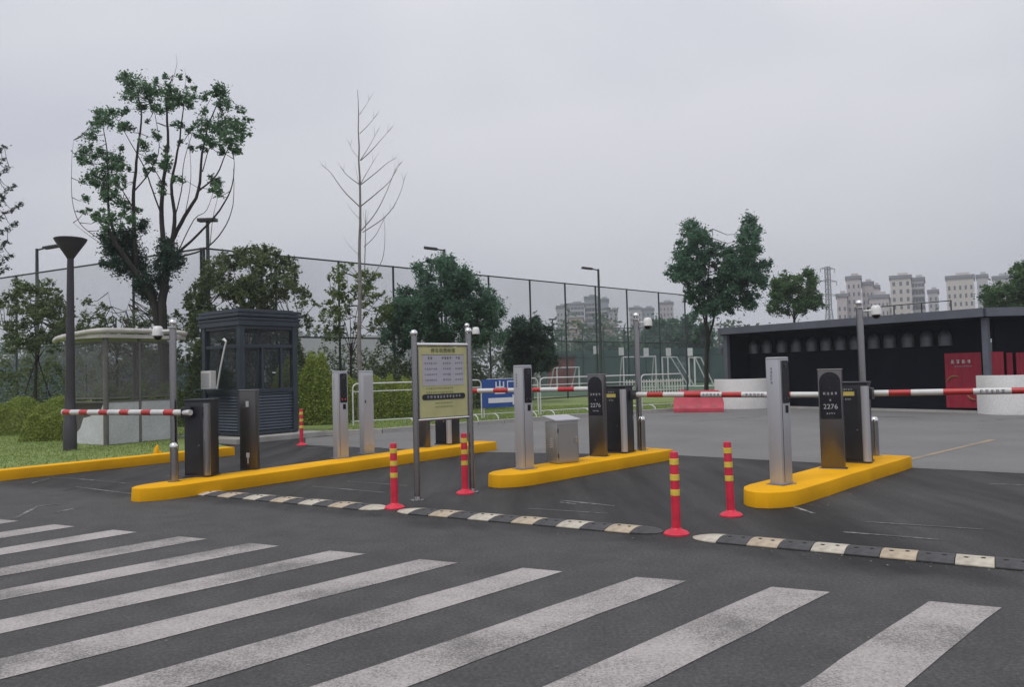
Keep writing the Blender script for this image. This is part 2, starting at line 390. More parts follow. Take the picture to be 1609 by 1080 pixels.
def plate(mb, pts, x, z, y0, y1):
    """flat plate in the xz plane, front at y0 (towards -Y), back at y1"""
    n = len(pts)
    vs = [(x + p[0], y0, z + p[1]) for p in pts] + [(x + p[0], y1, z + p[1]) for p in pts]
    fs = [tuple(range(n)), tuple(range(2 * n - 1, n - 1, -1))] + [(i, n + i, n + (i + 1) % n, (i + 1) % n) for i in range(n)]
    return mb.add(vs, fs)

# ------------------------------------------------------------------ the ground
GZ = -0.03
ground = tag(MB().sheet([(-640, -60), (640, -60), (640, 640), (-640, 640)], GZ).build('ground', M['earth']), kind='structure')
road = tag(MB().sheet([(-60, -40), (60, -40), (60, 40), (-60, 40)], 0.0).build('road', M['asphalt']), kind='structure')
# paler concrete yard beyond the gates
yard_poly = [gp(480, 700), gp(745, 711), gp(1060, 716), gp(1430, 736), gp(1609, 745), Vector((14, 4.6, 0)), Vector((40, -6, 0)), Vector((40, 40, 0)), Vector((8, 40, 0)), gp(1060, 646), gp(900, 656), gp(750, 668), gp(600, 680), gp(480, 689)]
yard = tag(MB().sheet([(p.x, p.y) for p in yard_poly], 0.004).build('yard', M['yard']), kind='structure')
# crosswalk stripes: far-end corners, the long edges run 45 degrees towards the kerb on the camera's side
STR = [((1460, 946), (1573, 956)), ((1211, 923.5), (1304, 932)), ((1000, 908), (1080, 914.5)), ((822, 893.5), (885, 899.5)), ((660, 880), (720, 886)),
       ((519, 866.7), (574, 871.5)), ((393, 854.5), (439, 859)), ((282, 844), (326, 848)), ((178, 833.5), (215, 837.3)), ((86, 825), (118, 828.3)), ((0, 816.7), (30, 820))]
NEAR = [((1257.6, 1080), (1421.5, 1080)), ((857, 1080), (1015, 1080)), ((494.4, 1080), (641.7, 1080)), ((159.7, 1080), (296, 1080)), ((0, 1037), (0, 1070)),
        ((0, 976), (0, 997.5)), ((0, 928.6), (0, 945)), ((0, 894), (0, 907)), ((0, 862.8), (0, 873.6)), ((0, 837.5), (0, 847.2)), None]
for far, near in zip(STR, NEAR):
    a, b = gp(*far[0]), gp(*far[1])
    if near: da, db = (gp(*near[0]) - a).normalized(), (gp(*near[1]) - b).normalized()
    else: da = db = Vector((-0.60, -0.80, 0))
    L = 4.6; N = 14; mb = MB(); vs = []
    for i in range(N + 1):                                   # slightly ragged long edges
        t = L * i / N
        for p, d in ((a, da), (b, db)):
            q = p + d * t + Vector((random.uniform(-.006, .006), random.uniform(-.006, .006), 0)); vs.append((q.x, q.y, 0.004))
    mb.add(vs, [(2 * i, 2 * i + 1, 2 * i + 3, 2 * i + 2) for i in range(N)]); mb.build('crosswalk_stripe', M['stripe'], road)
def line(name, pts, w, m, parent, z=0.004):
    mb = MB(); pts = [Vector(p) for p in pts]
    for p, q in zip(pts, pts[1:]):
        d = (q - p).normalized(); s = Vector((-d.y, d.x, 0)) * w / 2; K = 6; vs = []
        for i in range(K + 1):
            c = p.lerp(q, i / K); k = random.uniform(.55, 1.2)
            vs += [tuple(c + s * k + Vector((0, 0, z))), tuple(c - s * k + Vector((0, 0, z)))]
        mb.add(vs, [(2 * i + 1, 2 * i + 3, 2 * i + 2, 2 * i) for i in range(K)])
    return mb.build(name, m, parent)
for pts in ([(490, 765), (605, 775)], [(545, 757), (640, 764)], [(830, 800), (955, 808)], [(880, 787), (965, 796)], [(1325, 837), (1475, 849)], [(1360, 821), (1545, 833)],
            [(120, 766), (208, 777)], [(50, 760), (80, 752), (108, 752), (208, 761)], [(25, 815), (60, 796), (95, 793)], [(80, 808), (115, 800)], [(1240, 795), (1280, 808)],
            [(470, 700), (480, 699)], [(1555, 761), (1609, 763)], [(880, 790), (905, 793)]):
    line('seal_line', [gp(*p) for p in pts], 0.045, M['seal'], road)
for pts in ([(480, 705), (530, 703)], [(560, 704), (600, 704)], [(1085, 663), (1195, 655)], [(1040, 655), (1110, 652)], [(1540, 662), (1609, 657)], [(1370, 656), (1440, 655)]):
    line('lane_marking', [gp(*p, 0.004) for p in pts], 0.12, M['seal'], yard, 0.004)
line('faded_yellow_line', [gp(1425, 724), gp(1560, 692)], 0.12, paint_mat('faded_orange_line', (0.36, 0.27, 0.18), (0.2, 0.19, 0.18), 0.72, 12), yard, 0.008)

# lawns, raised behind their kerbs
lawnL = [(-5.62, 16.0), (-6.5, 14.75), (-9.9, 10.4), (-24, 16), (-40, 40), (-9, 40), (-9.2, 22.5), (-7.9, 19.2)]
tag(MB().prism(lawnL, 0.0, 0.13).build('lawn', M['lawn']), kind='structure')
lawnC = [(-5.2, 21.0), gp(600, 680), gp(750, 668), gp(900, 656), gp(1060, 646), (7.4, 30.5), (14, 38), (14, 44), (-8.9, 44), (-8.9, 22.6)]
lawnC = [(p[0], p[1]) for p in lawnC]
tag(MB().prism(lawnC, 0.0, 0.09).build('lawn', M['lawn']), kind='structure')
def kerb_run(name, pts, w, h, m):
    mb = MB(); pts = [Vector((p[0], p[1], 0)) for p in pts]; out = []
    for i, (p, q) in enumerate(zip(pts, pts[1:])):
        L = (q - p).length; d = (q - p) / L; n = max(1, int(L / 0.9)); ang = math.atan2(d.y, d.x)
        for k in range(n):
            c = p + d * L * (k + .5) / n
            out.append((c, L / n - .012, ang))
    return out
kerbroot = tag(bpy.data.objects.new('lawn_kerb', None), kind='structure'); COL.objects.link(kerbroot)
for c, L, a in kerb_run('k', [(-5.35, 20.2), gp(600, 681), gp(750, 669), gp(900, 657), gp(1060, 647)], .14, .12, None):
    o = MB().box((0, 0, .055), (L, .14, .13)).build('kerbstone', M['kerbstone'], kerbroot, .012); o.location = c; o.rotation_euler[2] = a
# pitch surface beyond the court fence
pitch = tag(MB().sheet([(-8, 46), (14, 52), (60, 60), (60, 90), (-40, 90), (-30, 46)], GZ + .006).build('pitch', simple('artificial_turf', (0.04, 0.10, 0.045), .9, 0, .25, .5)), kind='structure')

# grass blades on the lawns
def blades(poly, n, z, hmin, hmax, keep=None):
    P = np.array(poly); lo, hi = P.min(0), P.max(0); pts = []
    xs = RNG.uniform(lo[0], hi[0], n * 5); ys = RNG.uniform(lo[1], hi[1], n * 5)
    inside = np.zeros(len(xs), bool); j = len(P) - 1
    for i in range(len(P)):
        c = ((P[i, 1] > ys) != (P[j, 1] > ys)) & (xs < (P[j, 0] - P[i, 0]) * (ys - P[i, 1]) / (P[j, 1] - P[i, 1] + 1e-12) + P[i, 0]); inside ^= c; j = i
    xs, ys = xs[inside][:n], ys[inside][:n]; k = len(xs)
    h = RNG.uniform(hmin, hmax, k); a = RNG.uniform(0, 2 * np.pi, k); w = RNG.uniform(.008, .018, k); lx = RNG.normal(0, .02, k); ly = RNG.normal(0, .02, k)
    V = np.empty((k, 3, 3)); V[:, 0] = np.c_[xs - np.cos(a) * w, ys - np.sin(a) * w, np.full(k, z)]; V[:, 1] = np.c_[xs + np.cos(a) * w, ys + np.sin(a) * w, np.full(k, z)]
    V[:, 2] = np.c_[xs + lx, ys + ly, z + h]
    return V.reshape(-1, 3), np.arange(3 * k).reshape(-1, 3)
V, Q = blades([(-6.6, 15.6), (-9.9, 11.0), (-22, 18), (-26, 30), (-9.4, 24), (-8.2, 19.4)], 42000, .125, .02, .055)
tag(fast('grass', V, Q, M['blade']), 'short mown grass on the lawn behind the long yellow kerb', 'grass', kind='stuff')
V, Q = blades([(-5.0, 21.2), (-3.4, 20.9), (1.9, 25.2), (5.4, 27.3), (9, 33), (-5, 31)], 26000, .085, .02, .06)
tag(fast('grass', V, Q, M['blade']), 'green grass behind the white crowd barriers', 'grass', kind='stuff')

# ------------------------------------------------------------------ yellow islands and kerb
IH = 0.165
def island(name, label, pts, cat, group=None):
    c = sum((Vector(p) for p in pts), Vector((0, 0))) / len(pts)
    out = []                                             # densify so edges wander a little, as rough concrete does
    for p, q in zip(pts, pts[1:] + pts[:1]):
        p, q = Vector(p), Vector(q); n = max(1, int((q - p).length / .35))
        for k in range(n):
            r = p.lerp(q, k / n) + Vector((random.uniform(-.008, .008), random.uniform(-.008, .008))); out.append(r - c)
    t = MB().prism(out, 0.0, IH, 0.012).build(name, M['yellow_paint'], None, 0.008, True)
    t.location = (c.x, c.y, 0.0)
    return tag(t, label, cat, group)
def capsule(p, q, w, nose=0.45):
    p, q = Vector(p), Vector(q); d = (q - p).normalized(); s = Vector((d.y, -d.x)); h = w / 2
    pts = []
    for k in range(9):
        a = -90 + 180 * k / 8; pts.append(p + d * nose * (1 - math.cos(rad(a))) + s * h * math.sin(rad(-a)) * -1)
    pts = pts[::-1]
    e = q; pts += [e - s * h - d * .05, e - s * (h - .05), e + s * (h - .05), e + s * h - d * .05]
    return pts
def isl(name, label, p, q, w, nose):
    pts = capsule(p, q, w, nose)
    a = sum(pts[i].x * pts[(i + 1) % len(pts)].y - pts[(i + 1) % len(pts)].x * pts[i].y for i in range(len(pts)))
    return island(name, label, pts if a > 0 else pts[::-1], 'traffic island', 'yellow islands between the gate lanes')
isl('traffic_island', 'yellow island carrying the tall sign-side ticket machines, two lanes from the dark garage', (-4.80, 10.02), (-.55, 15.62), .58, .5)
isl('traffic_island', 'yellow painted concrete island carrying the squat steel control box', (-.30, 10.42), (2.42, 13.30), .60, .45)
isl('traffic_island', 'yellow painted concrete island in the lane beside the dark garage, behind two red posts', (2.52, 8.44), (5.40, 11.52), .62, .5)
d = Vector((.617, .787)); s = Vector((-.787, .617)); k0 = Vector((-10.4, 9.55)); k1 = Vector((-5.51, 15.75))
island('yellow_kerb', 'long yellow painted kerb along the edge of the lawn below the lamp post', [k0, k1, k1 + s * .30, k0 + s * .30], 'kerb')

# ------------------------------------------------------------------ speed bumps
BW, BH = 0.34, 0.030
def bump_seg(L, cap=0):
    mb = MB()
    prof = [(-BW / 2, 0), (BW / 2, 0), (BW / 2, .012), (BW / 2 - .09, BH * .86), (BW / 2 - .13, BH), (-BW / 2 + .13, BH), (-BW / 2 + .09, BH * .86), (-BW / 2, .012)]
    if not cap:
        n = len(prof); vs = [(x, y, z) for x in (-L / 2, L / 2) for y, z in prof]
        mb.add(vs, [tuple(range(n - 1, -1, -1)), tuple(range(n, 2 * n))] + [(i, (i + 1) % n, n + (i + 1) % n, n + i) for i in range(n)])
    else:
        K = 8; rows = []
        for k in range(K + 1):                            # rounded nose, profile shrinks along the semicircle
            t = k / K; sc = math.sqrt(max(0.0, 1 - t * t * .97)); hz = 1 - .75 * t ** 2.2
            rows.append([(cap * (-L / 2 + L * t), y * sc, z * hz) for y, z in prof])
        n = len(prof); vs = [p for r in rows for p in r]; fs = []
        for k in range(K):
            for i in range(n):
                f = (k * n + i, k * n + (i + 1) % n, (k + 1) * n + (i + 1) % n, (k + 1) * n + i); fs.append(f if cap > 0 else f[::-1])
        fs += [tuple(range(n - 1, -1, -1)), tuple(range(K * n, K * n + n))] if cap > 0 else [tuple(range(n)), tuple(range(K * n + n - 1, K * n - 1, -1))]
        mb.add(vs, fs)
    return mb
BOLT = MB().lathe([(.016, 0), (.016, .004), (.010, .005)], seg=8).mesh('bolt', M['bolt'])
def speed_bump(label, p, q, n, first_pale, caps):
    p, q = Vector(p), Vector(q); d = q - p; L = d.length / n
    t = thing('speed_bump', label, 'speed bump', (p.x, p.y, 0.002), math.atan2(d.y, d.x), 'rubber speed bumps across the gate lanes')
    meshes = {}
    for i in range(n):
        pale = (i % 2 == 0) == first_pale
        cap = -1 if (i == 0 and caps[0]) else (1 if (i == n - 1 and caps[1]) else 0)
        mt = (M['rubber_peach'] if i % 4 == 2 else M['rubber_white']) if pale else M['rubber']
        key = (cap, mt.name)
        if key not in meshes: meshes[key] = bump_seg(L - .004, cap).mesh('segment', mt, .004)
        o = link('segment', meshes[key], t, None, (L * (i + .5), random.uniform(-.006, .006), 0)); o.rotation_euler[2] = random.uniform(-.012, .012)
        if not cap:
            for dx in (-.055, .055): link('bolt', BOLT, o, None, (dx, random.uniform(-.02, .02), BH))
    return t
speed_bump('black and pale rubber speed bump running from the tall sign to its yellow island', (-4.15, 10.62), (-1.47, 8.98), 13, True, (0, 1))
speed_bump('black and pale rubber speed bump between the two pairs of red posts', (-1.29, 8.87), (1.33, 7.31), 12, True, (1, 1))
speed_bump('longest black and pale rubber speed bump, across the lane beside the dark garage', (1.56, 7.09), (6.1, 4.32), 21, True, (1, 0))

# ------------------------------------------------------------------ red flexible posts
def delineator(label, p, h=.73, tilt=0.0):
    t = thing('delineator_post', label, 'post', (p.x, p.y, 0.0), random.uniform(0, 6), 'red flexible lane posts')
    t.rotation_euler[1] = tilt
    k = h / .73
    MB().lathe([(.115, 0), (.115, .012), (.095, .03), (.055, .045), (.045, .06)], seg=24).build('base', M['post_red'], t, 0, True)
    MB().lathe([(.041, .03), (.040, .5 * k), (.038, .71 * k), (.034, .728 * k), (.02, .733 * k)], seg=20).build('post', M['post_red'], t, 0, True)
    for z in (.344, .478, .617):
        MB().lathe([(.0405, z * k), (.0425, z * k + .002), (.0420, (z + .053) * k), (.040, (z + .055) * k)], seg=20).build('reflective_band', M['band_yellow'], t, 0, True)
    return t
delineator('red post with yellow bands between the first speed bump and the second, before the sign', gp(620, 799))
delineator('red post with yellow bands standing before the right leg of the sign', gp(731, 776), .75)
delineator('red post with yellow bands in the gap before the longest speed bump', gp(1063, 840), .74)
delineator('red post with yellow bands standing just off the nose of a yellow island', gp(1149, 811), .74, -.02)
delineator('small red and orange post standing on the road beside the guard booth', gp(474, 700), .80)

# ------------------------------------------------------------------ gate equipment
def base_at(px, py): p = gp(px, py, IH); return (p.x, p.y, IH - .004)
def ticket_machine(label, loc, rotz, leds=False, back=False):
    t = thing('ticket_machine', label, 'ticket machine', loc, rotz, 'silver ticket machines on the islands')
    w, dp, h = .20, .165, 1.43
    body = MB().box((0, 0, h / 2), (w, dp, h)).build('body', M['alu'], t, .012, True)
    MB().box((0, 0, .006), (w + .07, dp + .06, .012)).build('base_flange', M['steel'], t, .003)
    MB().box((0, 0, h - .02), (w + .006, dp + .006, .004)).build('cap_seam', M['darksteel'], t)
    MB().box((-w / 2 + .045, -dp / 2 - .0015, h / 2), (.004, .004, h - .08)).build('panel_seam', M['darksteel'], t)
    sx = .022
    mb = MB(); plate(mb, roundrect(.125, .48, .018), sx, 1.15, -dp / 2 - .006, -dp / 2 + .01)
    scr = mb.build('screen', M['panel'], t, .002)
    MB().lathe([(.022, 0), (.022, .012), (.012, .014)], seg=16).mesh
    ring = MB().tube([(sx, -dp / 2 - .012, 1.33), (sx, -dp / 2 - .005, 1.33)], .024, 14).build('camera_lens', M['darksteel'], scr)
    MB().tube([(sx, -dp / 2 - .014, 1.33), (sx, -dp / 2 - .011, 1.33)], .013, 12).build('lens_glass', M['panel'], scr)
    for dx in (-.028, .028):
        MB().tube([(sx + dx, -dp / 2 - .010, .965), (sx + dx, -dp / 2 - .004, .965)], .014, 12).build('button', M['red_led'] if leds else M['darksteel'], scr)
    mb = MB(); plate(mb, roundrect(.05, .085, .006), sx + .012, .845, -dp / 2 - .006, -dp / 2 + .01); mb.build('card_reader', M['panel'], t, .002)
    # vertical print down the side panel
    glyphs(MB(), .012, -w / 2 - .0006, 1.22, 5, .036, 1.1, True, axis='y').build('side_print', M['ink_grey'], t)
    if back:
        mb = MB().box((0, dp / 2 + .002, .75), (w - .03, .006, 1.2)); mb.build('service_door', M['alu'], t, .002)
        MB().box((.06, dp / 2 + .008, .9), (.02, .012, .05)).build('lock', M['darksteel'], t, .003)
    return t
ticket_machine('tall silver ticket machine near the nose of the island beside the garage', base_at(1228, 761), rad(38))
ticket_machine('silver ticket machine on the nose of the island with the steel control box', base_at(825, 737), rad(38))
ticket_machine('silver ticket machine with two red lights below its black screen', base_at(536, 720), rad(40), True)
ticket_machine('plain silver column with its back turned, beside the red-lit ticket machine', base_at(577, 713), rad(218), False, True)

def display_column(label, loc, rotz, show=True, h=1.45, w=.33):
    t = thing('display_column', label, 'display', loc, rotz, 'steel number displays on the islands')
    dp = .13
    MB().box((0, 0, h / 2), (w, dp, h)).build('body', M['column_steel'] if show else M['darksteel'], t, .010, True)
    MB().box((0, 0, .005), (w + .05, dp + .05, .010)).build('base_flange', M['steel'], t, .003)
    MB().box((0, 0, h + .006), (w + .012, dp + .012, .014)).build('top_cap', M['steel'], t, .004)
    if show:
        pw, ph, zc = w - .03, .60, h - .325
        pts = [(pw / 2, -ph / 2), (pw / 2, ph / 2 - pw / 2)] + [(pw / 2 * math.cos(rad(a)), ph / 2 - pw / 2 + pw / 2 * math.sin(rad(a))) for a in range(15, 180, 15)] + [(-pw / 2, ph / 2 - pw / 2), (-pw / 2, -ph / 2)]
        mb = MB(); plate(mb, pts, 0, zc, -dp / 2 - .006, -dp / 2 + .008); pn = mb.build('display_panel', M['panel'], t, .002)
        y = -dp / 2 - .0065
        letters('lettering', '2276', .088, M['print_dim'], pn, face(0, y, h - .47))
        glyphs(MB(), 0, y, h - .30, 4, .038, 1.2).build('lettering', M['print_dim'], pn)
        glyphs(MB(), 0, y, h - .385, 1, .028).build('lettering', M['print_dim'], pn)
        glyphs(MB(), 0, y, h - .555, 4, .024).build('lettering', M['print_dim'], pn)
    else:
        MB().box((.0, -dp / 2 - .003, h - .20), (.045, .006, .085)).build('label_plate', M['print_dim'], t, .002)
        MB().box((.0, -dp / 2 - .003, .22), (.05, .006, .07)).build('key_plate', M['print_dim'], t, .002)
        MB().box((.0, -dp / 2 - .003, .14), (.018, .006, .09)).build('key_plate', M['print_dim'], t, .002)
    return t
display_column('steel column with 2276 on its black panel, on the island beside the garage', base_at(1310, 736), rad(-28), True, 1.26, .285)
display_column('steel column with 2276 on its black panel, beside the squat control box', base_at(941, 717), rad(-30), True, 1.26, .26)
display_column('bronze-looking steel column half hidden behind the price sign', base_at(664, 703), rad(-30), True, 1.24, .28)
display_column('dark steel column with a small pale label, beside the black barrier cabinet', base_at(393, 738), rad(-6), False, 1.17, .25)

ARM_R = .042
def barrier_gate(label, loc, rotz, side, pole_color, n, seglens, first_white=True, tilt=0.0, h=1.06, text_on=(), z_arm=.92, sticker=True, xoff=0.0, arm_yaw=0.0):
    """cabinet faces local -Y; the arm leaves towards local +X (side=1) or -X (side=-1)"""
    t = thing('barrier_gate', label, 'barrier', loc, rotz, 'boom barriers across the gate lanes')
    w, dp = .36, .30
    body = MB().box((-.02, 0, h / 2), (w, dp, h)).build('cabinet', M['black'], t, .014, True)
    MB().box((-.02, 0, h + .012), (w + .02, dp + .02, .03)).build('lid', M['black'], t, .008, True)
    MB().box((-.02, 0, .012), (w + .03, dp + .03, .024)).build('plinth', M['darksteel'], t, .004)
    px = w / 2 - .055
    MB().tube([(px, -dp / 2 - .005, .03), (px, -dp / 2 - .005, h - .03)], .052, 16).build('corner_pillar', M[pole_color], t, 0, True)
    mb = MB(); plate(mb, roundrect(w - .15, h - .12, .01), -.07, h / 2, -dp / 2 - .004, -dp / 2 + .004); dr = mb.build('door', M['black'], t, .002)
    MB().tube([(.015, -dp / 2 - .012, h * .42), (.015, -dp / 2 - .003, h * .42)], .013, 10).build('lock', M['chrome'], dr)
    if sticker:
        mb = MB(); plate(mb, roundrect(.16, .055, .005), -.085, h - .13, -dp / 2 - .0055, -dp / 2 - .003); mb.build('sticker', M['sticker'], dr)
        glyphs(MB(), -.085, -dp / 2 - .005, h - .075, 4, .026).build('lettering', M['print_dim'], dr)
        glyphs(MB(), -.085, -dp / 2 - .005, h - .205, 3, .024).build('lettering', M['print_dim'], dr)
    y = dp / 2 + .03 if side > 0 else -dp / 2 - .05
    x0 = side * (.13 + xoff)
    MB().box((x0, (y * .6), z_arm), (.14, abs(y) + .06, .15)).build('arm_clamp', M['black'], t, .012, True)
    R = Matrix.Rotation(arm_yaw, 3, 'Z') @ Matrix.Rotation(tilt, 3, 'Y')
    L = sum(seglens); dirv = R @ Vector((side, 0, 0)); p0 = Vector((x0, y + (.03 if side > 0 else -.03), z_arm))
    arm = MB().tube([p0 - dirv * .10, p0 + dirv * L], ARM_R - .004, 14).build('arm', M['white'], t, 0, True)
    s0 = 0.0; white = first_white
    for i, sl in enumerate(seglens):
        m = M['white'] if white else M['red']
        o = MB().tube([p0 + dirv * (s0 + .001), p0 + dirv * (s0 + sl - .001)], ARM_R, 18).build('sleeve', m, arm, 0, True)
        if i in text_on:
            mb = MB(); q = p0 + dirv * (s0 + sl / 2)
            glyphs(mb, q.x, q.y - ARM_R - .0006, q.z, 5, min(.052, sl / 6.4)); mb.build('arm_print', M['ink_grey'], arm)
        s0 += sl; white = not white
    MB().tube([p0 + dirv * L, p0 + dirv * (L + .025)], ARM_R + .008, 14).build('end_cap', M['white_plastic'], arm, 0, True)
    return t
barrier_gate('black barrier cabinet whose striped arm passes in front of the crimson banner', base_at(1350, 726), rad(-31), 1, 'alu', 12, [.25, .27, .38, .34, .42, .42, .45, .42, .45, .42, .3], True, rad(-.6), text_on=(4, 6))
barrier_gate('black barrier cabinet beside the steel control box with its striped arm', base_at(977, 711), rad(-33), 1, 'alu', 10, [.26, .27, .35, .27, .33, .30, .40, .32, .42], True, rad(.4), h=1.05, text_on=(4, 6))
barrier_gate('black barrier cabinet behind the price sign with its arm crossing the blue exit sign', base_at(705, 698), rad(-31), 1, 'alu', 10, [.10, .28, .36, .32, .36, .32, .36, .32, .3], True, rad(-.2), h=1.05, z_arm=1.0, sticker=False, xoff=.05)
barrier_gate('black barrier cabinet with bronze edge, its striped arm reaching to the dark lamp post', base_at(320, 748), rad(-4), -1, 'steel', 10, [.24, .22, .30, .22, .31, .22, .31, .22, .31, .22, .26, .20], True, rad(-.2), h=1.05, z_arm=.90, sticker=False, arm_yaw=rad(-28))

def camera_pole(label, loc, h, camdir, arm_len, tilt=0.0):
    t = thing('camera_pole', label, 'camera pole', loc, 0.0, 'steel camera poles on the islands')
    t.rotation_euler[1] = tilt
    MB().tube([(0, 0, 0), (0, 0, h)], .048, 20).build('pole', M['steel'], t, 0, True)
    MB().lathe([(.10, 0), (.10, .008), (.055, .012)], seg=20).build('base_flange', M['steel'], t)
    MB().lathe([(.052, h - .05), (.054, h - .045), (.054, h - .01), (.03, h)], seg=20).build('collar', M['chrome'], t, 0, True)
    r = .052; prof = [(r * math.sin(rad(a)), h + r * .85 - r * math.cos(rad(a))) for a in range(15, 180, 15)]
    MB().lathe(prof, seg=20).build('ball_finial', M['chrome'], t, 0, True)
    if camdir is not None:
        dv = Vector((math.cos(camdir), math.sin(camdir), 0)); z = h - .07; e = dv * (.05 + arm_len)
        MB().tube([Vector((0, 0, z)) + dv * .03, Vector((0, 0, z)) + e * .7, Vector((0, 0, z + .02)) + e], .014, 8).build('bracket', M['white_plastic'], t, 0, True)
        c = Vector((0, 0, z - .01)) + e
        s2 = Vector((-dv.y, dv.x, 0))
        q = MB().lathe([(.04, .085), (.06, .07), (.072, .02), (.075, -.05), (.066, -.058)], tuple(c), 20).build('camera', M['white_plastic'], t, 0, True)
        MB().lathe([(.058, -.055), (.055, -.08), (.035, -.105), (.012, -.115)], tuple(c), 16).build('lens_dome', M['panel'], q, 0, True)
    return t
def pole_at(px, py, pytop):
    p = gp(px, py, IH); return (p.x, p.y, IH - .002), up(px, pytop, p.y).z - IH
loc, h = pole_at(1361, 715, 481); camera_pole('camera pole whose ball top stands over the dark garage roof', loc, h, rad(-8), .18, -.005)
loc, h = pole_at(1006, 706, 500); camera_pole('camera pole standing before the white goal frames', loc, h, rad(-5), .14)
loc, h = pole_at(738, 692, 515); camera_pole('camera pole partly hidden behind the price sign', loc, h, rad(-10), .13)
loc, h = pole_at(274, 748, 512); camera_pole('camera pole in front of the old shelter with its camera over the white roof', loc, h, rad(168), .19)

def short_bollard(label, loc, h):
    t = thing('steel_bollard', label, 'bollard', loc, 0.0, 'short steel bollards on the islands')
    MB().tube([(0, 0, 0), (0, 0, h - .07)], .052, 20).build('tube', M['steel'], t, 0, True)
    MB().lathe([(.056, h - .075), (.058, h - .07), (.058, h - .04), (.045, h - .012), (.02, h)], seg=20).build('cap', M['chrome'], t, 0, True)
    MB().lathe([(.085, 0), (.085, .008), (.055, .012)], seg=20).build('base_flange', M['steel'], t)
short_bollard('short steel bollard before the black cabinet with the bronze edge', base_at(274, 757), .52)
short_bollard('short steel bollard beside the pole standing before the goal frames', base_at(1010, 708), .56)
short_bollard('short steel bollard half hidden behind the cabinet beside the garage lane', base_at(1376, 716), .56)

# squat control box
M['box_steel'] = simple('satin_box_steel', (.40, .40, .40), .4, .8, .03, 4, 0, (20, 20, 1))
t = thing('control_box', 'squat stainless steel control box with a sloping lid on a yellow island', 'cabinet', base_at(884, 727), rad(30))
MB().box((0, .0, .31), (.38, .30, .60)).build('body', M['box_steel'], t, .006, True)
lid = MB(); lid.add([(-.215, -.185, .61), (.215, -.185, .61), (.215, .185, .66), (-.215, .185, .66), (-.215, -.185, .635), (.215, -.185, .635), (.215, .185, .69), (-.215, .185, .69)], [(3, 2, 1, 0), (4, 5, 6, 7), (0, 1, 5, 4), (1, 2, 6, 5), (2, 3, 7, 6), (3, 0, 4, 7)]); lid.build('lid', M['alu'], t, .004)
mb = MB(); plate(mb, roundrect(.33, .54, .008), .0, .31, -.158, -.146); dr = mb.build('door', M['box_steel'], t, .003)
MB().box((.125, -.172, .34), (.025, .03, .08)).build('handle', M['chrome'], dr, .004)
for zz in (.12, .48): MB().tube([(-.168, -.160, zz - .03), (-.168, -.160, zz + .03)], .008, 8).build('hinge', M['darksteel'], dr)
for k in range(5): MB().box((-.193, -.02, .24 + k * .03), (.008, .09, .012)).build('vent_slot', M['print_dim'], t, .002)

# price sign
pl, pr_ = gp(656, 787), gp(742, 774)
c = (pl + pr_) / 2; d = pr_ - pl; sw = d.length; t = thing('price_sign', 'pale yellow price board between two steel posts with ball tops', 'sign', (c.x, c.y, 0), math.atan2(d.y, d.x))
for sx, hh in ((-sw / 2, 1.96), (sw / 2, 2.0)):
    q = MB().tube([(sx, 0, 0), (sx, 0, hh)], .036, 16).build('post', M['steel'], t, 0, True)
    r = .045; MB().lathe([(r * math.sin(rad(a)), hh + r * .8 - r * math.cos(rad(a))) for a in range(15, 180, 15)], (sx, 0, 0), 18).build('ball_finial', M['chrome'], q, 0, True)
    MB().lathe([(.09, 0), (.09, .010), (.045, .014), (.040, .05)], (sx, 0, 0), 20).build('base_flange', M['steel'], q, 0, True)
zb0, zb1 = .97, 1.83; bw = sw - .08; zc = (zb0 + zb1) / 2
MB().tube([(-sw / 2, 0, zb1 + .03), (sw / 2, 0, zb1 + .03)], .022, 12).build('top_rail', M['chrome'], t, 0, True)
MB().tube([(-sw / 2, 0, zb0 - .02), (sw / 2, 0, zb0 - .02)], .020, 12).build('bottom_rail', M['chrome'], t, 0, True)
bd = MB().box((0, 0, zc), (bw, .03, zb1 - zb0)).build('board', M['sign_yellow'], t, .003)
for sx in (-1, 1): MB().box((sx * (bw / 2 - .006), 0, zc), (.016, .036, zb1 - zb0)).build('edge_trim', M['steel'], bd, .002)
y = -.0165
MB().box((0, y, 1.545), (bw - .12, .003, .37)).build('print_panel', M['sign_grey'], bd)
MB().box((0, y, 1.735), (bw - .11, .003, .006)).build('rule_line', M['ink_grey'], bd)
letters('lettering', '停车收费标准', .062, M['ink'], bd, face(0, y - .0005, 1.785))
for x, n in ((-.2, 2), (.05, 4), (.22, 2)): glyphs(MB(), x, y - .002, 1.695, n, .036, th=.001).build('lettering', M['ink'], bd)
for k in range(4):
    zz = 1.63 - .068 * k
    for x, n in ((-.19, 6), (.05, 4), (.235, 4)): glyphs(MB(), x, y - .002, zz, n, .028, th=.001).build('lettering', M['ink_grey'], bd)
for k in range(2): glyphs(MB(), -.06, y, 1.325 - .05 * k, 13, .028, th=.0014).build('lettering', M['olive'], bd)
mb = MB(); plate(mb, roundrect(bw - .10, .07, .03), 0, 1.222, y - .003, y + .002); bb = mb.build('black_band', M['black'], bd)
glyphs(MB(), 0, y - .004, 1.222, 11, .038, 1.25).build('lettering', M['print_dim'], bb)
for k in range(2): glyphs(MB(), 0, y, 1.145 - .045 * k, 11, .022, th=.0014).build('lettering', M['olive'], bd)

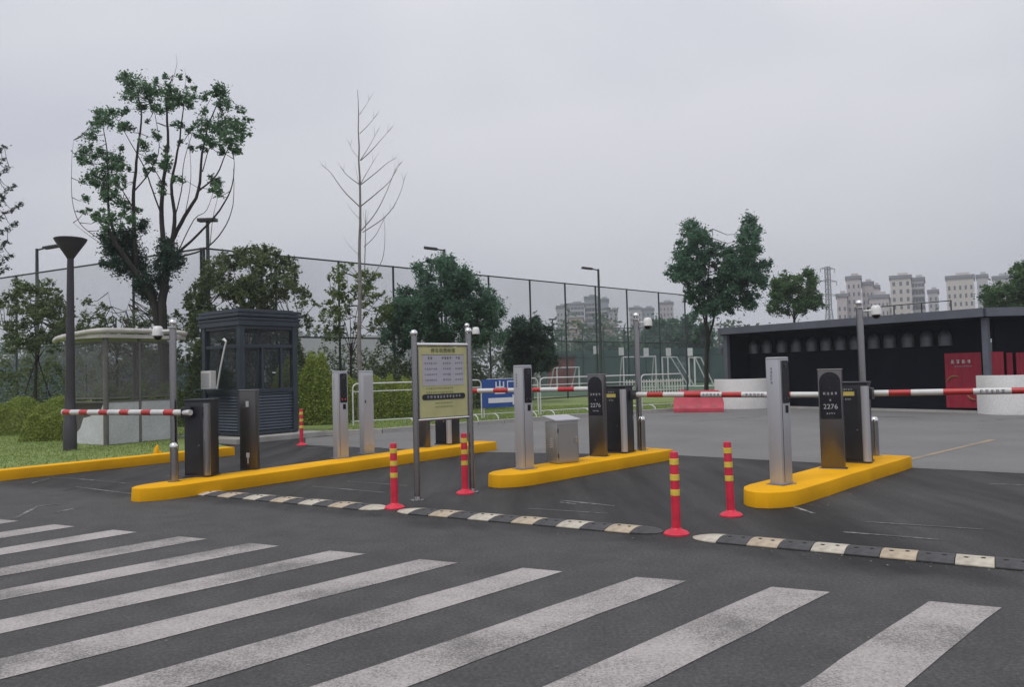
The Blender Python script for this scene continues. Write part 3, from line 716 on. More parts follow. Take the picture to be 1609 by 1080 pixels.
# ------------------------------------------------------------------ guard booth
BS, BA = 1.62, math.atan2(.79, .62)
N0 = Vector((-6.42, 18.75)); bc = N0 + Vector((.617, .787)) * BS / 2 + Vector((-.787, .617)) * BS / 2
tag(MB().box((0, 0, .07), (2.5, 2.6, .14)).build('booth_plinth', M['kerbstone'], None, .02), kind='structure').location = (bc.x - .02, bc.y + .05, 0)
bpy.data.objects['booth_plinth'].rotation_euler[2] = BA
booth = thing('guard_booth', 'dark slate guard booth with louvred lower walls and ribbed roof edge', 'booth', (bc.x, bc.y, .14), BA)
h2 = BS / 2
MB().box((0, 0, .06), (BS, BS, .07)).build('floor_frame', M['booth'], booth, .006)
for sx in (-1, 1):
    for sy in (-1, 1):
        q = MB().box((sx * (h2 - .06), sy * (h2 - .06), 1.34), (.14, .14, 2.6)).build('corner_post', M['booth'], booth, .008)
        MB().box((sx * (h2 - .06), sy * (h2 - .06), .0), (.09, .09, .10)).build('foot', M['black'], q)
def on_face(k):       # 0: -Y face, 1: -X face, 2: +Y face, 3: +X face
    return Matrix.Rotation((0, -math.pi / 2, math.pi, math.pi / 2)[k], 4, 'Z')
slat = MB().add([(-h2 + .13, -h2 + .02, 0), (h2 - .13, -h2 + .02, 0), (h2 - .13, -h2 + .06, .055), (-h2 + .13, -h2 + .06, .055), (-h2 + .13, -h2 + .035, 0), (h2 - .13, -h2 + .035, 0), (h2 - .13, -h2 + .075, .055), (-h2 + .13, -h2 + .075, .055)],
                [(0, 1, 2, 3), (7, 6, 5, 4), (0, 4, 5, 1), (3, 2, 6, 7), (0, 3, 7, 4), (1, 5, 6, 2)]).mesh('louvre_slat', simple('louvre_grey_blue', (0.085, 0.105, 0.135), .45, .1))
for k in range(4):
    R = on_face(k)
    q = MB().box((0, -h2 + .11, .56), (BS - .26, .03, .96)).build('lower_panel', M['booth'], booth); q.matrix_local = R
    if k in (0, 1):
        for i in range(13):
            o = link('louvre_slat', slat, booth); o.matrix_local = R @ Matrix.Translation((0, 0, .13 + i * .071))
    for z, hh in ((1.07, .09), (2.15, .08), (2.60, .08)):
        q = MB().box((0, -h2 + .06, z), (BS - .26, .10, hh)).build('rail', M['booth'], booth, .004); q.matrix_local = R
    if k == 0:
        for x in (-.18, .36):
            q = MB().box((x, -h2 + .055, 1.61), (.06, .08, 1.00)).build('mullion', M['booth'], booth, .004); q.matrix_local = R
    for z, hh in ((1.61, 1.0), (2.375, .37)):
        xs = ((-(h2 - .13), -.21), (-.15, .33), (.39, h2 - .13)) if (k == 0 and z < 2) else ((-(h2 - .13), h2 - .13),)
        for a, b in xs:
            q = MB().box(((a + b) / 2, -h2 + .06, z), (b - a - .004, .008, hh - .004)).build('pane', M['booth_glass'], booth); q.matrix_local = R
q = MB().box((.12, -h2 - .002, 1.50), (.10, .02, .03)).build('door_handle', M['chrome'], booth, .004)
MB().box((.0, h2 - .35, .95), (BS - .35, .5, .05)).build('desk', M['darksteel'], booth)
MB().box((-h2 - .16, .1, 1.125), (.30, .9, .03)).build('window_shelf', M['booth'], booth, .004)
rf = MB().box((0, 0, 2.70), (BS + .10, BS + .10, .12)).build('roof', M['booth'], booth, .006)
for i, (z, e) in enumerate(((2.80, .14), (2.89, .20), (2.98, .14))):
    MB().box((0, 0, z), (BS + e, BS + e, .075)).build('roof_rib', M['booth'], rf, .012)
MB().box((0, 0, 3.02), (BS - .1, BS - .1, .06)).build('roof_deck', M['lamp'], rf)
loc = booth.matrix_world
Rb = Matrix.Rotation(BA, 3, 'Z')
def bw_(x, y, z): return Vector((bc.x, bc.y, .14)) + Rb @ Vector((x, y, z))
p = bw_(-h2 - .18, .25, 1.14)
mon = thing('white_box', 'white square box standing on the shelf outside the booth window', 'box', p, BA)
MB().box((0, 0, .22), (.16, .42, .44)).build('case', M['white_plastic'], mon, .015); MB().box((-.085, 0, .22), (.012, .34, .34)).build('front_panel', M['print_dim'], mon, .004)
p = bw_(-h2 - .12, -.02, 1.14)
arm_t = thing('desk_lamp', 'white slanting arm leaning against the booth window', 'arm', p, BA)
MB().tube([(0, 0, 0), (.0, -.14, .45), (.02, -.30, .95), (.035, -.36, 1.12)], .022, 10).build('tube', M['white_plastic'], arm_t, 0, True)
MB().tube([(.035, -.36, 1.12), (.03, -.28, 1.19), (.03, -.24, 1.17)], .028, 10).build('head', M['white_plastic'], arm_t, 0, True)

# ------------------------------------------------------------------ old glass shelter behind the kerb
SU = math.atan2(.85, .53); so = gp(167, 710); so = Vector((so.x, so.y, .10))
sh = thing('glass_shelter', 'old open shelter with curved white roof edge, dirty glass and torn grey panel', 'shelter', so, SU)
for x, y, r in ((0, 0, .055), (.80, 0, .035), (1.64, 0, .055), (0, 1.5, .05), (1.64, 1.5, .05)):
    MB().tube([(x, y, 0), (x, y, 2.42)], r, 12).build('post', M['shelter_post'], sh, 0, True)
for z in (.98, 1.06, 2.30):
    MB().box((.82, 0, z), (1.58, .04, .035)).build('rail', M['shelter_post'], sh)
    MB().box((0, .75, z), (.04, 1.44, .035)).build('rail', M['shelter_post'], sh)
for a, b in ((.06, .76), (.84, 1.58)): MB().box(((a + b) / 2, .0, 1.68), (b - a, .008, 1.2)).build('pane', M['shelter_glass'], sh)
for a, b in ((.06, .72), (.76, 1.44)): MB().box((0, (a + b) / 2, 1.68), (.008, b - a, 1.2)).build('pane', M['shelter_glass'], sh)
MB().box((.82, 0, .50), (1.54, .02, .92)).build('lower_panel', M['shelter_panel'], sh, .003)
tear = [(.07, .04), (1.44, .04), (1.44, .30), (1.15, .28), (.98, .40), (.86, .62), (.60, .66), (.30, .82), (.18, .80), (.07, .96)]
n = len(tear); MB().add([(-.01, y, z) for y, z in tear] + [(.01, y, z) for y, z in tear], [tuple(range(n - 1, -1, -1)), tuple(range(n, 2 * n))] + [(i, (i + 1) % n, n + (i + 1) % n, n + i) for i in range(n)]).build('torn_panel', M['shelter_panel'], sh)
MB().box((.12, .75, .50), (.02, 1.40, .94)).build('dark_backing', simple('brown_backing', (.11, .10, .09), .8), sh)
MB().tube([(.02, .30, 1.95), (.02, .0, 2.25), (.3, -.02, 1.85), (.16, -.02, 1.62)], .018, 6).build('brace', M['shelter_post'], sh)
roof_path = [(-.05, 1.95, 2.38), (-.25, 1.4, 2.43), (-.28, .45, 2.50), (-.18, -.02, 2.53), (.15, -.16, 2.54), (.8, -.19, 2.545), (1.3, -.19, 2.545), (1.75, -.18, 2.53), (1.92, -.12, 2.50)]
def smooth_path(pts, k=4):
    pts = [Vector(p) for p in pts]; out = []
    for i in range(len(pts) - 1):
        p0, p1, p2, p3 = pts[max(i - 1, 0)], pts[i], pts[i + 1], pts[min(i + 2, len(pts) - 1)]
        for j in range(k):
            t = j / k; out.append(.5 * ((2 * p1) + (p2 - p0) * t + (2 * p0 - 5 * p1 + 4 * p2 - p3) * t * t + (3 * p1 - p0 - 3 * p2 + p3) * t ** 3))
    return out + [pts[-1]]
sp_ = smooth_path(roof_path, 5)
rf = MB().tube(sp_, [.04] + [.058] * (len(sp_) - 2) + [.04], 12).build('roof_edge', M['shelter_roof'], sh, 0, True)
poly = [(p.x, p.y) for p in sp_] + [(1.92, 1.8), (1.0, 2.1)]
MB().prism(poly, 2.38, 2.46).build('roof', M['shelter_roof'], sh)

# ------------------------------------------------------------------ street lamp with funnel head
lp = gp(110, 718); t = thing('street_lamp', 'dark lamp post with a funnel shaped head behind the yellow kerb', 'lamp post', (lp.x, lp.y, .10), 0); t.rotation_euler[1] = rad(.5)
MB().lathe([(.13, 0), (.13, .6), (.115, .62), (.095, 1.2), (.085, 2.0), (.07, 3.4), (.062, 4.02)], seg=18).build('post', M['lamp'], t, 0, True)
hd = MB().lathe([(.06, 3.98), (.10, 4.05), (.30, 4.36), (.305, 4.40), (.28, 4.42), (.05, 4.44)], seg=28).build('funnel_head', M['lamp'], t, 0, True)
MB().lathe([(.304, 4.385), (.315, 4.39), (.315, 4.405), (.304, 4.41)], seg=28).build('rim', M['lamp'], hd, 0, True)

# ------------------------------------------------------------------ dark garage with canopy
GL, GC, GR = Vector((7.75, 29.4)), Vector((12.95, 21.75)), Vector((36, 23.2))
gn = Vector((.83, .56)); gt = (GC - GL).normalized()
gar = thing('garage', 'low dark garage entrance under a grey-blue flat canopy', 'garage', (GC.x, GC.y, 0), 0)
o3 = Vector((-GC.x, -GC.y, 0))
def gb(name, mb, m, parent=gar, **k): return mb.shift(o3).build(name, m, parent, **k)
back = [Vector((36, 44)), Vector((14, 44)), GL + gn * 8]
roofpoly = [GL, GC, GR] + back
rfo = gb('roof', MB().prism(roofpoly, 2.66, 2.80), M['garage_dark'])
def strip(p, q, z0, z1, th):
    d = (q - p).normalized(); s = Vector((-d.y, d.x)) * th
    return MB().prism([p, q, q + s, p + s], z0, z1)
gb('fascia', strip(GL - gt * .1, GC, 2.68, 2.92, -.08), M['carport'], rfo)
gb('fascia', strip(GC, GR, 2.685, 2.92, -.08), M['carport'], rfo)
gb('fascia', strip(GL, GL + gn * 8, 2.64, 2.93, .08), M['carport'], rfo)
for p in (GL + gn * .12 + gt * .12, GC + Vector((.12, .18)), GC + Vector((8, .6))):
    gb('column', MB().box((p.x, p.y, 1.33), (.16, .16, 2.66), Matrix.Rotation(math.atan2(gt.y, gt.x), 3, 'Z')), M['carport'], bevel=.01)
W0, W1 = GL + gn * 1.3 + gt * .2, GC + gn * 1.3 - gt * .6
gb('back_wall', strip(W0, W1, 0, 2.66, .15), M['garage_dark'])
gb('side_wall', strip(GL + gn * .3, GL + gn * 7, 0, 2.66, .15), M['garage_dark'])
W1 = GC + gn * 1.3 - gt * .35; W2 = W1
gb('far_wall', strip(W1, Vector((36, W1.y + 1.4)), 0, 2.66, .15), M['garage_dark'])
gb('floor', MB().prism([GL + gn * .35, GC + gn * .35 + gt * .1, Vector((36, 23.6)), Vector((36, 36)), W0 + gn * 4], .0, .03), simple('garage_floor', (.05, .05, .052), .8))
gb('threshold', strip(GL + gn * .32, GC + gn * .32, 0, .07, .14), M['kerbstone'])
# bulkhead hoods in a row on the back wall
ang = math.atan2(gt.y, gt.x)
hood = MB(); K, J = 10, 12; vs = []; fs = []
for j in range(J + 1):
    for k in range(K + 1):
        a = math.pi * k / K; b = math.pi / 2 * j / J
        f_ = math.sqrt(max(0.0, 1 - max(0.0, (j / J - .45) / .56) ** 2)); vs.append((-.20 * math.cos(a) * f_, -.20 * math.sin(a) * f_, -.25 + .48 * j / J))
for j in range(J):
    for k in range(K): fs.append((j * (K + 1) + k, j * (K + 1) + k + 1, (j + 1) * (K + 1) + k + 1, (j + 1) * (K + 1) + k))
hood.add(vs, fs); hmesh = hood.mesh('shell', simple('grey_hood', (.13, .135, .15), .35, .2), 0, True)
hback = MB().box((0, .01, 0), (.40, .03, .44)).mesh('back_plate', M['garage_dark'])
for px in (1141, 1163, 1186, 1207, 1230, 1253, 1277, 1300, 1323, 1346, 1375, 1400, 1429, 1458, 1487):
    dx, dy, _ = ray(px, 545); D = Vector((dx, dy)); e = W1 - W0
    den = D.x * -e.y + e.x * D.y; tt = (W0.x * -e.y + e.x * W0.y) / den; q = D * tt - gn * .03
    z = 2.20
    t = thing('wall_hood', 'one of a row of rounded grey hoods on the dark garage wall', 'wall lamp', (q.x, q.y, z), ang, 'rounded hoods along the garage wall')
    link('back_plate', hback, t); link('shell', hmesh, t)
# banners
def banner(label, px0, px1, z0, z1, off, wall=(W0, W1), glyph=False):
    pts = []
    for px in (px0, px1):
        dx, dy, _ = ray(px, 600); D = Vector((dx, dy)); e = wall[1] - wall[0]
        den = D.x * -e.y + e.x * D.y; pts.append(D * ((wall[0].x * -e.y + e.x * wall[0].y) / den))
    p, q = pts; d = (q - p); L = d.length; a = math.atan2(d.y, d.x); c = (p + q) / 2; nn = Vector((d.y, -d.x)).normalized()
    c = c + nn * off
    t = thing('banner', label, 'banner', (c.x, c.y, z0), a, 'crimson banners in the garage')
    K = 12; vs = []; w = .018
    for i in range(K + 1):
        x = -L / 2 + L * i / K; yy = .012 * math.sin(i * 1.7)
        vs += [(x, yy, 0), (x, yy, z1 - z0), (x, yy + w, 0), (x, yy + w, z1 - z0)]
    fs = []
    for i in range(K):
        k = 4 * i; fs += [(k, k + 4, k + 5, k + 1), (k + 2, k + 3, k + 7, k + 6), (k + 1, k + 5, k + 7, k + 3), (k, k + 2, k + 6, k + 4)]
    fs += [(0, 1, 3, 2), (4 * K, 4 * K + 2, 4 * K + 3, 4 * K + 1)]
    cl = MB().add(vs, fs).build('cloth', M['banner'], t)
    if glyph:
        H = z1 - z0; glyphs(MB(), -L * .04, -.020, H * .84, 4, .125, 1.25, th=.003).build('lettering', M['print_white'], cl)
        glyphs(MB(), .02, -.020, H * .755, 9, .05, th=.003).build('lettering', M['print_dim'], cl)
        for cx, cz, r0, a0, a1 in ((-L * .22, H * .42, .26, 60, 170), (L * .32, H * .30, .24, 190, 280)):
            pts = [(cx + r0 * math.cos(rad(a0 + (a1 - a0) * i / 8)), -.024, cz + r0 * math.sin(rad(a0 + (a1 - a0) * i / 8))) for i in range(9)]
            MB().tube(pts, [.004 + .026 * math.sin(math.pi * i / 8) for i in range(9)], 6).build('gold_swirl', M['banner_gold'], cl)
    return t
banner('large crimson banner with a row of white lettering inside the dark garage', 1489, 1546, .10, 1.72, .12, (W0, W1 + gt * .5), True)
wl2 = (W1 - Vector((0, .02)), Vector((36, W1.y + 1.38)))
banner('narrow crimson banner hanging deepest inside the dark garage', 1581, 1591, .75, 1.68, .06, wl2)
banner('narrow crimson banner hanging deepest inside the dark garage', 1596, 1609, .75, 1.68, .06, wl2)
banner('wide crimson banner on the inner wall behind the garage column', 1549, 1577, .40, 1.72, .06, wl2)
q = Vector((19.1, 26.6)); t = thing('tube_light', 'lit white tube light under the garage ceiling', 'light', (q.x, q.y, 2.60), rad(10))
q2 = ray(1598, 528)
t.location = (q2[0] / q2[1] * 22.9, 22.9, CAM_H + q2[2] / q2[1] * 22.9 + .03)
MB().box((0, 0, .0), (.5, .12, .05)).build('housing', M['white_plastic'], t, .004); MB().box((0, 0, -.04), (.46, .06, .03)).build('tube', M['tube'], t)
zt = t.location.z; MB().tube([(0, 0, .02), (0, 0, 2.67 - zt)], .01, 6).build('hanger', M['darksteel'], t)

def parapet(label, pts, h, th):
    sp2 = smooth_path([(x, y, 0) for x, y in pts], 5); n = len(sp2); L, R = [], []
    for i, p in enumerate(sp2):
        d = (sp2[min(i + 1, n - 1)] - sp2[max(i - 1, 0)]).normalized(); s = Vector((-d.y, d.x, 0)) * th / 2; L.append(p + s); R.append(p - s)
    c = sp2[0]; vs = [];
    for z in (0, h):
        for p in L + R: vs.append((p.x - c.x, p.y - c.y, z))
    m = 2 * n; fs = []
    for i in range(n - 1):
        fs += [(i, m + i, m + i + 1, i + 1), (n + i, n + i + 1, m + n + i + 1, m + n + i), (m + i, m + n + i, m + n + i + 1, m + i + 1)]
    fs += [(0, n, m + n, m), (n - 1, m + n - 1, m + 2 * n - 1, 2 * n - 1)]
    t = thing('curved_wall', label, 'wall', (c.x, c.y, .004), 0, 'white curved walls at the garage entrance')
    MB().add(vs, fs).build('wall', M['white_wall'], t, .015, True)
    MB().box((0, 0, h + .02), (.05, .05, .05)).mesh
    cv = [(p[0], p[1], z + (.001 if z else .0)) for p in vs for z in (0,)]
    return t
parapet('low white curved wall beside the red plastic barrier', [(7.38, 28.75), (7.52, 28.2), (8.0, 27.85), (8.6, 27.9), (9.1, 28.25), (9.4, 28.8)], 1.04, .26)
parapet('low white curved wall at the foot of the garage column', [(13.05, 22.25), (13.08, 21.75), (13.4, 21.4), (13.95, 21.42), (14.6, 21.9), (15.4, 23.0)], 1.06, .26)

# ------------------------------------------------------------------ red water barrier
wb = gp(1098, 648); t = thing('water_barrier', 'faded red plastic road barrier in front of the low white wall', 'barrier', (wb.x, wb.y, .004), rad(-14))
w = 1.62; prof = [(-.24, 0), (-.24, .14), (-.15, .30), (-.10, .72), (.10, .72), (.15, .30), (.24, .14), (.24, 0)]; n = len(prof)
vs = []
for x, sx in ((-w / 2, 1), (-w / 2 + .12, 1), (w / 2 - .12, 1), (w / 2, 1)):
    inn = .10 if abs(x) > w / 2 - .01 else 0
    vs += [(x if z < .5 else x * .93, y, z - (inn if z > .5 else 0)) for y, z in prof]
fs = [tuple(range(n)), tuple(range(4 * n - 1, 3 * n - 1, -1))]
for k in range(3): fs += [(k * n + i, (k + 1) * n + i, (k + 1) * n + (i + 1) % n, k * n + (i + 1) % n) for i in range(n)]
MB().add(vs, fs).build('shell', M['barrier_red'], t, .015, True)
for sx in (-.45, .45): MB().tube([(sx, 0, .70), (sx, 0, .75)], .05, 12).build('filler_cap', M['barrier_red'], t)
for sx in (-.5, 0, .5): MB().box((sx, -.20, .20), (.24, .02, .10), Matrix.Rotation(rad(-28), 3, 'X')).build('recess_shade', simple('shadowed_red_plastic', (.36, .04, .06), .5), t, .006)  # raised plates in a darker red, the shade of recesses put into the colour

# ------------------------------------------------------------------ white crowd barriers
bd0 = Vector((-3.8, 22.2)); bdd = Vector((.853, .52)).normalized(); bang = math.atan2(bdd.y, bdd.x)
BL = 1.96
MB_frame = MB(); rr = .14; hb = 1.20
path = [(-BL / 2, 0, .06), (-BL / 2, 0, hb - rr)] + [(-BL / 2 + rr - rr * math.cos(rad(a)), 0, hb - rr + rr * math.sin(rad(a))) for a in (22, 45, 67, 90)] \
     + [(BL / 2 - rr + rr * math.sin(rad(a)), 0, hb - rr + rr * math.cos(rad(a))) for a in (0, 22, 45, 67, 90)] + [(BL / 2, 0, .06)]
m_frame = MB().tube(path, .021, 10).mesh('frame', M['white'], 0, True)
m_rail = MB().tube([(-BL / 2, 0, 0), (BL / 2, 0, 0)], .016, 8).mesh('rail', M['white'], 0, True)
m_foot = MB().tube([(0, -.34, .0), (0, -.30, .10), (0, -.18, .16), (0, 0, .17), (0, .18, .16), (0, .30, .10), (0, .34, .0)], .018, 8).mesh('foot', M['white'], 0, True)
labs = ['white tubular crowd barrier just behind the two silver columns', 'white tubular crowd barrier behind the price sign', 'white tubular crowd barrier carrying the blue exit sign',
        'white tubular crowd barrier behind the squat steel control box', 'white tubular crowd barrier behind the cabinet with the yellow sticker', 'white tubular crowd barrier next to the red plastic barrier']
for i in range(6):
    s0 = -.7 + 2.05 * i; c = bd0 + bdd * (s0 + BL / 2)
    t = thing('crowd_barrier', labs[i], 'barrier', (c.x, c.y, .088), bang + random.uniform(-.03, .03), 'white crowd barriers along the grass')
    link('frame', m_frame, t)
    for z in (.98, .17): link('rail', m_rail, t, None, (0, 0, z))
    for x in (-BL / 2 + .3, BL / 2 - .3): link('foot', m_foot, t, None, (x, 0, 0))
    if i == 2: sign_host = t
c = bd0 + bdd * (3.3 + .83) + Vector((bdd.y, -bdd.x)) * .05
t = thing('exit_sign', 'blue sign with white lettering and arrow tied to a white crowd barrier', 'sign', (c.x, c.y, .42), bang)
sg = MB(); plate(sg, roundrect(1.62, .86, .05), 0, .45, -.012, .012); pnl = sg.build('panel', M['sign_blue'], t)
mb = MB()                                               # the character for 'out', drawn stroke by stroke
for x, z, w_, h_ in ((-.19, .63, .046, .40), (-.19, .635, .30, .046), (-.322, .72, .044, .16), (-.058, .72, .044, .16), (-.19, .452, .36, .046), (-.352, .525, .044, .17), (-.028, .525, .044, .17)):
    mb.box((x, -.0140 - .0001 * (w_ > h_), z), (w_, .003, h_))
mb.build('lettering', M['print_white'], pnl)
letters('lettering', '口', .43, M['print_white'], pnl, face(.23, -.0135, .63))
ar = [(-.60, .16), (.25, .16), (.25, .07), (.60, .235), (.25, .40), (.25, .31), (-.60, .31)]
mb = MB(); mb.add([(x, -.015, z) for x, z in ar] + [(x, -.011, z) for x, z in ar], [tuple(range(7)), tuple(range(13, 6, -1))] + [(i, 7 + i, 7 + (i + 1) % 7, (i + 1) % 7) for i in range(7)]); mb.build('arrow', M['print_white'], pnl)
for x in (-.6, .6):
    for z in (.55, .76): MB().box((x, .02, z), (.02, .05, .03)).build('cable_tie', M['black'], t)

# ------------------------------------------------------------------ sports court fence
FH = 6.0
def court_fence(label, pts, group, h=FH, r=.045, net=True, cloth=0.0, z0=.0):
    p0 = pts[0]; t = thing('court_fence', label, 'fence', (p0.x, p0.y, z0), 0, group)
    q = [p - p0 for p in pts]
    for p in q: MB().tube([(p.x, p.y, 0), (p.x, p.y, h)], r, 10).build('post', M['fence'], t, 0, True)
    for a, b in zip(q, q[1:]):
        for z in (h - .03, h * .5, .15): MB().tube([(a.x, a.y, z), (b.x, b.y, z)], r * .72, 8).build('rail', M['fence'], t, 0, True)
        if net: MB().add([(a.x, a.y, .05), (b.x, b.y, .05), (b.x, b.y, h - .03), (a.x, a.y, h - .03)], [(0, 1, 2, 3)]).build('net_panel', M['net'], t)
        if cloth: MB().add([(a.x, a.y + .06, .05), (b.x, b.y + .06, .05), (b.x, b.y + .06, cloth), (a.x, a.y + .06, cloth)], [(0, 1, 2, 3)]).build('shade_cloth', M['shade_cloth'], t)
    return t
FR = [Vector((-10.36, 26.83)), Vector((-8.51, 28.77)), Vector((-6.65, 30.72)), Vector((-4.82, 32.64)), Vector((-3.02, 34.52)), Vector((-1.01, 36.63)), Vector((.94, 38.67)), Vector((2.78, 40.59)),
      Vector((4.53, 42.43)), Vector((6.5, 44.49)), Vector((8.71, 46.81)), Vector((10.7, 48.89))]
court_fence('tall dark mesh fence of the sports court behind the crowd barriers', FR, 'sports court fences')
FLp = [FR[0] + Vector((0, 0))] + [FR[0].lerp(Vector((-23.5, 34.3)), k / 4) for k in range(1, 5)]
FLp[0] = FR[0] + Vector((-.12, .06))
court_fence('tall dark mesh fence of the sports court behind the old shelter', FLp, 'sports court fences')
def ll(px, Y): p = up(px, 560, Y); return Vector((p.x, p.y))
court_fence('far dark fence on the other side of the pitch, behind the goals', [ll(px, 78) for px in range(850, 1150, 33)], 'sports court fences', 5.6, .05, True, 3.4, GZ)

def court_lamp(label, px, ytop, Y, side, twin=False):
    p = up(px, ytop, Y); t = thing('court_lamp', label, 'light pole', (p.x, p.y, 0.0), 0, 'floodlight poles around the court'); h = p.z
    MB().tube([(0, 0, 0), (0, 0, h * .6), (0, 0, h)], [.085, .075, .06], 12).build('pole', M['fence'], t, 0, True)
    if twin: MB().box((0, 0, h + .05), (.68, .30, .12)).build('lamp_head', M['lamp'], t, .02)
    for sgn in (() if twin else (side,)):
        MB().tube([(0, 0, h - .06), (sgn * .35, 0, h + .02)], .035, 8).build('arm', M['fence'], t)
        MB().box((sgn * .62, 0, h + .06), (.62, .34, .10), Matrix.Rotation(rad(-8 * sgn), 3, 'Y')).build('lamp_head', M['lamp'], t, .02)
court_lamp('floodlight pole rising behind the leafy young tree and the funnel lamp', 58, 391, 33.5, 1)
court_lamp('floodlight pole with a flat T-shaped head beside the tall ivy-clad tree', 326, 348, 29.0, 1, True)
court_lamp('floodlight pole rising behind the broad bushy tree', 698, 392, 36.5, -1)
court_lamp('floodlight pole rising above the fence before the apartment towers', 940, 423, 44.0, -1)
court_lamp('small distant floodlight pole with a flat head beside the round dark bush', 868, 503, 72, 1, True)

# goals and number boards on the pitch
def goal(label, px, Y, w, h, dep, rot):
    p = up(px, 600, Y); t = thing('goal_frame', label, 'goal', (p.x, p.y, GZ + .006), rot, 'white goal frames on the pitch')
    MB().tube([(-w / 2, 0, 0), (-w / 2, 0, h), (w / 2, 0, h), (w / 2, 0, 0)], .065, 8).build('front_frame', M['white'], t)
    for sx in (-1, 1):
        MB().tube([(sx * w / 2, 0, h), (sx * w / 2, dep * .35, h - .05), (sx * w / 2, dep, .05)], .05, 8).build('side_stay', M['white'], t)
        MB().tube([(sx * w / 2, 0, .04), (sx * w / 2, dep, .04)], .045, 8).build('ground_bar', M['white'], t)
    MB().tube([(-w / 2, dep, .045), (w / 2, dep, .045)], .045, 8).build('back_bar', M['white'], t)
goal('white goal frame to one side, before the reddish shed', 893, 60, 1.9, 1.75, 1.3, rad(25))
goal('tall white goal frame seen behind the camera pole', 1006, 62, 2.6, 2.45, 1.3, rad(8))
goal('white goal frame between two number boards', 1046, 63, 1.0, 2.4, 2.2, rad(-75))
goal('white goal frame nearest the tree with the dark trunk', 1088, 62, .9, 2.3, 1.6, rad(-75))
for px, y in ((936, 550), (976, 552), (1015, 553), (1050, 553), (1084, 553)):
    p = up(px, y, 66); t = thing('number_board', 'small white board on a thin post along the pitch', 'board', (p.x, p.y, GZ + .006), 0, 'small white boards along the pitch')
    MB().tube([(0, 0, 0), (0, 0, p.z)], .05, 8).build('post', M['fence'], t)
    MB().box((0, -.06, p.z), (.42, .04, .66)).build('board', M['white'], t, .01)
p = up(882, 600, 66); t = thing('shed', 'small reddish brown shed beyond the fence beside the goal frame', 'shed', (p.x, p.y, GZ + .006), 0)
MB().box((0, 0, 1.3), (2.2, 1.6, 2.6)).build('wall', simple('reddish_shed', (.16, .05, .05), .7), t); MB().prism([(-1.25, -.95), (1.25, -.95), (1.25, .95), (-1.25, .95)], 2.6, 2.8).build('roof', M['lamp'], t)
# low white picket fence between tree and barriers
pf = thing('picket_fence', 'low white picket fence beyond the crowd barriers', 'fence', tuple(up(985, 600, 44)[:2]) + (.06,), rad(6))
for i in range(20): MB().box((i * .16, 0, .42), (.05, .03, .84)).build('picket', M['white'], pf)
for z in (.25, .7): MB().box((1.52, .03, z), (3.2, .03, .06)).build('rail', M['white'], pf)

# hoarding, far low building
t = thing('hoarding', 'blue-grey metal hoarding behind the shrubs on the lawn', 'hoarding', tuple(up(20, 590, 38)[:2]) + (.0,), rad(8))
for i in range(16): MB().box((-6 + i * 1.02, 0, 1.2), (1.0, .05, 2.4)).build('panel', simple('blue_grey_sheet', (.085, .13, .20), .5, .1), t)

# ------------------------------------------------------------------ trees
def leaf_cloud(C, size, aspect=.55):
    """rhombic leaves at the points C (n,3)"""
    n = len(C); d = RNG.normal(size=(n, 3)); d[:, 2] = d[:, 2] * .6 - .25; d /= np.linalg.norm(d, axis=1)[:, None]
    e = RNG.normal(size=(n, 3)); s = np.cross(d, e); s /= np.linalg.norm(s, axis=1)[:, None] + 1e-9
    L = size * RNG.uniform(.65, 1.35, n)[:, None]; W = L * aspect
    up_ = np.cross(s, d) * L * .12
    V = np.stack([C - d * L * .5, C + s * W * .5 + up_, C + d * L * .5, C - s * W * .5 + up_], 1).reshape(-1, 3)
    return V, np.arange(4 * n).reshape(-1, 4)
def ball_points(c, R, n, squash=1.0, clumps=None):
    k = clumps or max(5, int(n / 40)); u = RNG.normal(size=(k, 3)); u /= np.linalg.norm(u, axis=1)[:, None]
    cc = u * (RNG.uniform(.25, 1, k) ** .5)[:, None] * R * .88; cc[:, 2] *= squash
    idx = RNG.integers(0, k, n); rr = RNG.uniform(.25, .62, k)[idx] * R * RNG.uniform(.35, 1.45, n)
    return np.array(c) + cc[idx] + RNG.normal(size=(n, 3)) * rr[:, None] * .62
TK = 0.62
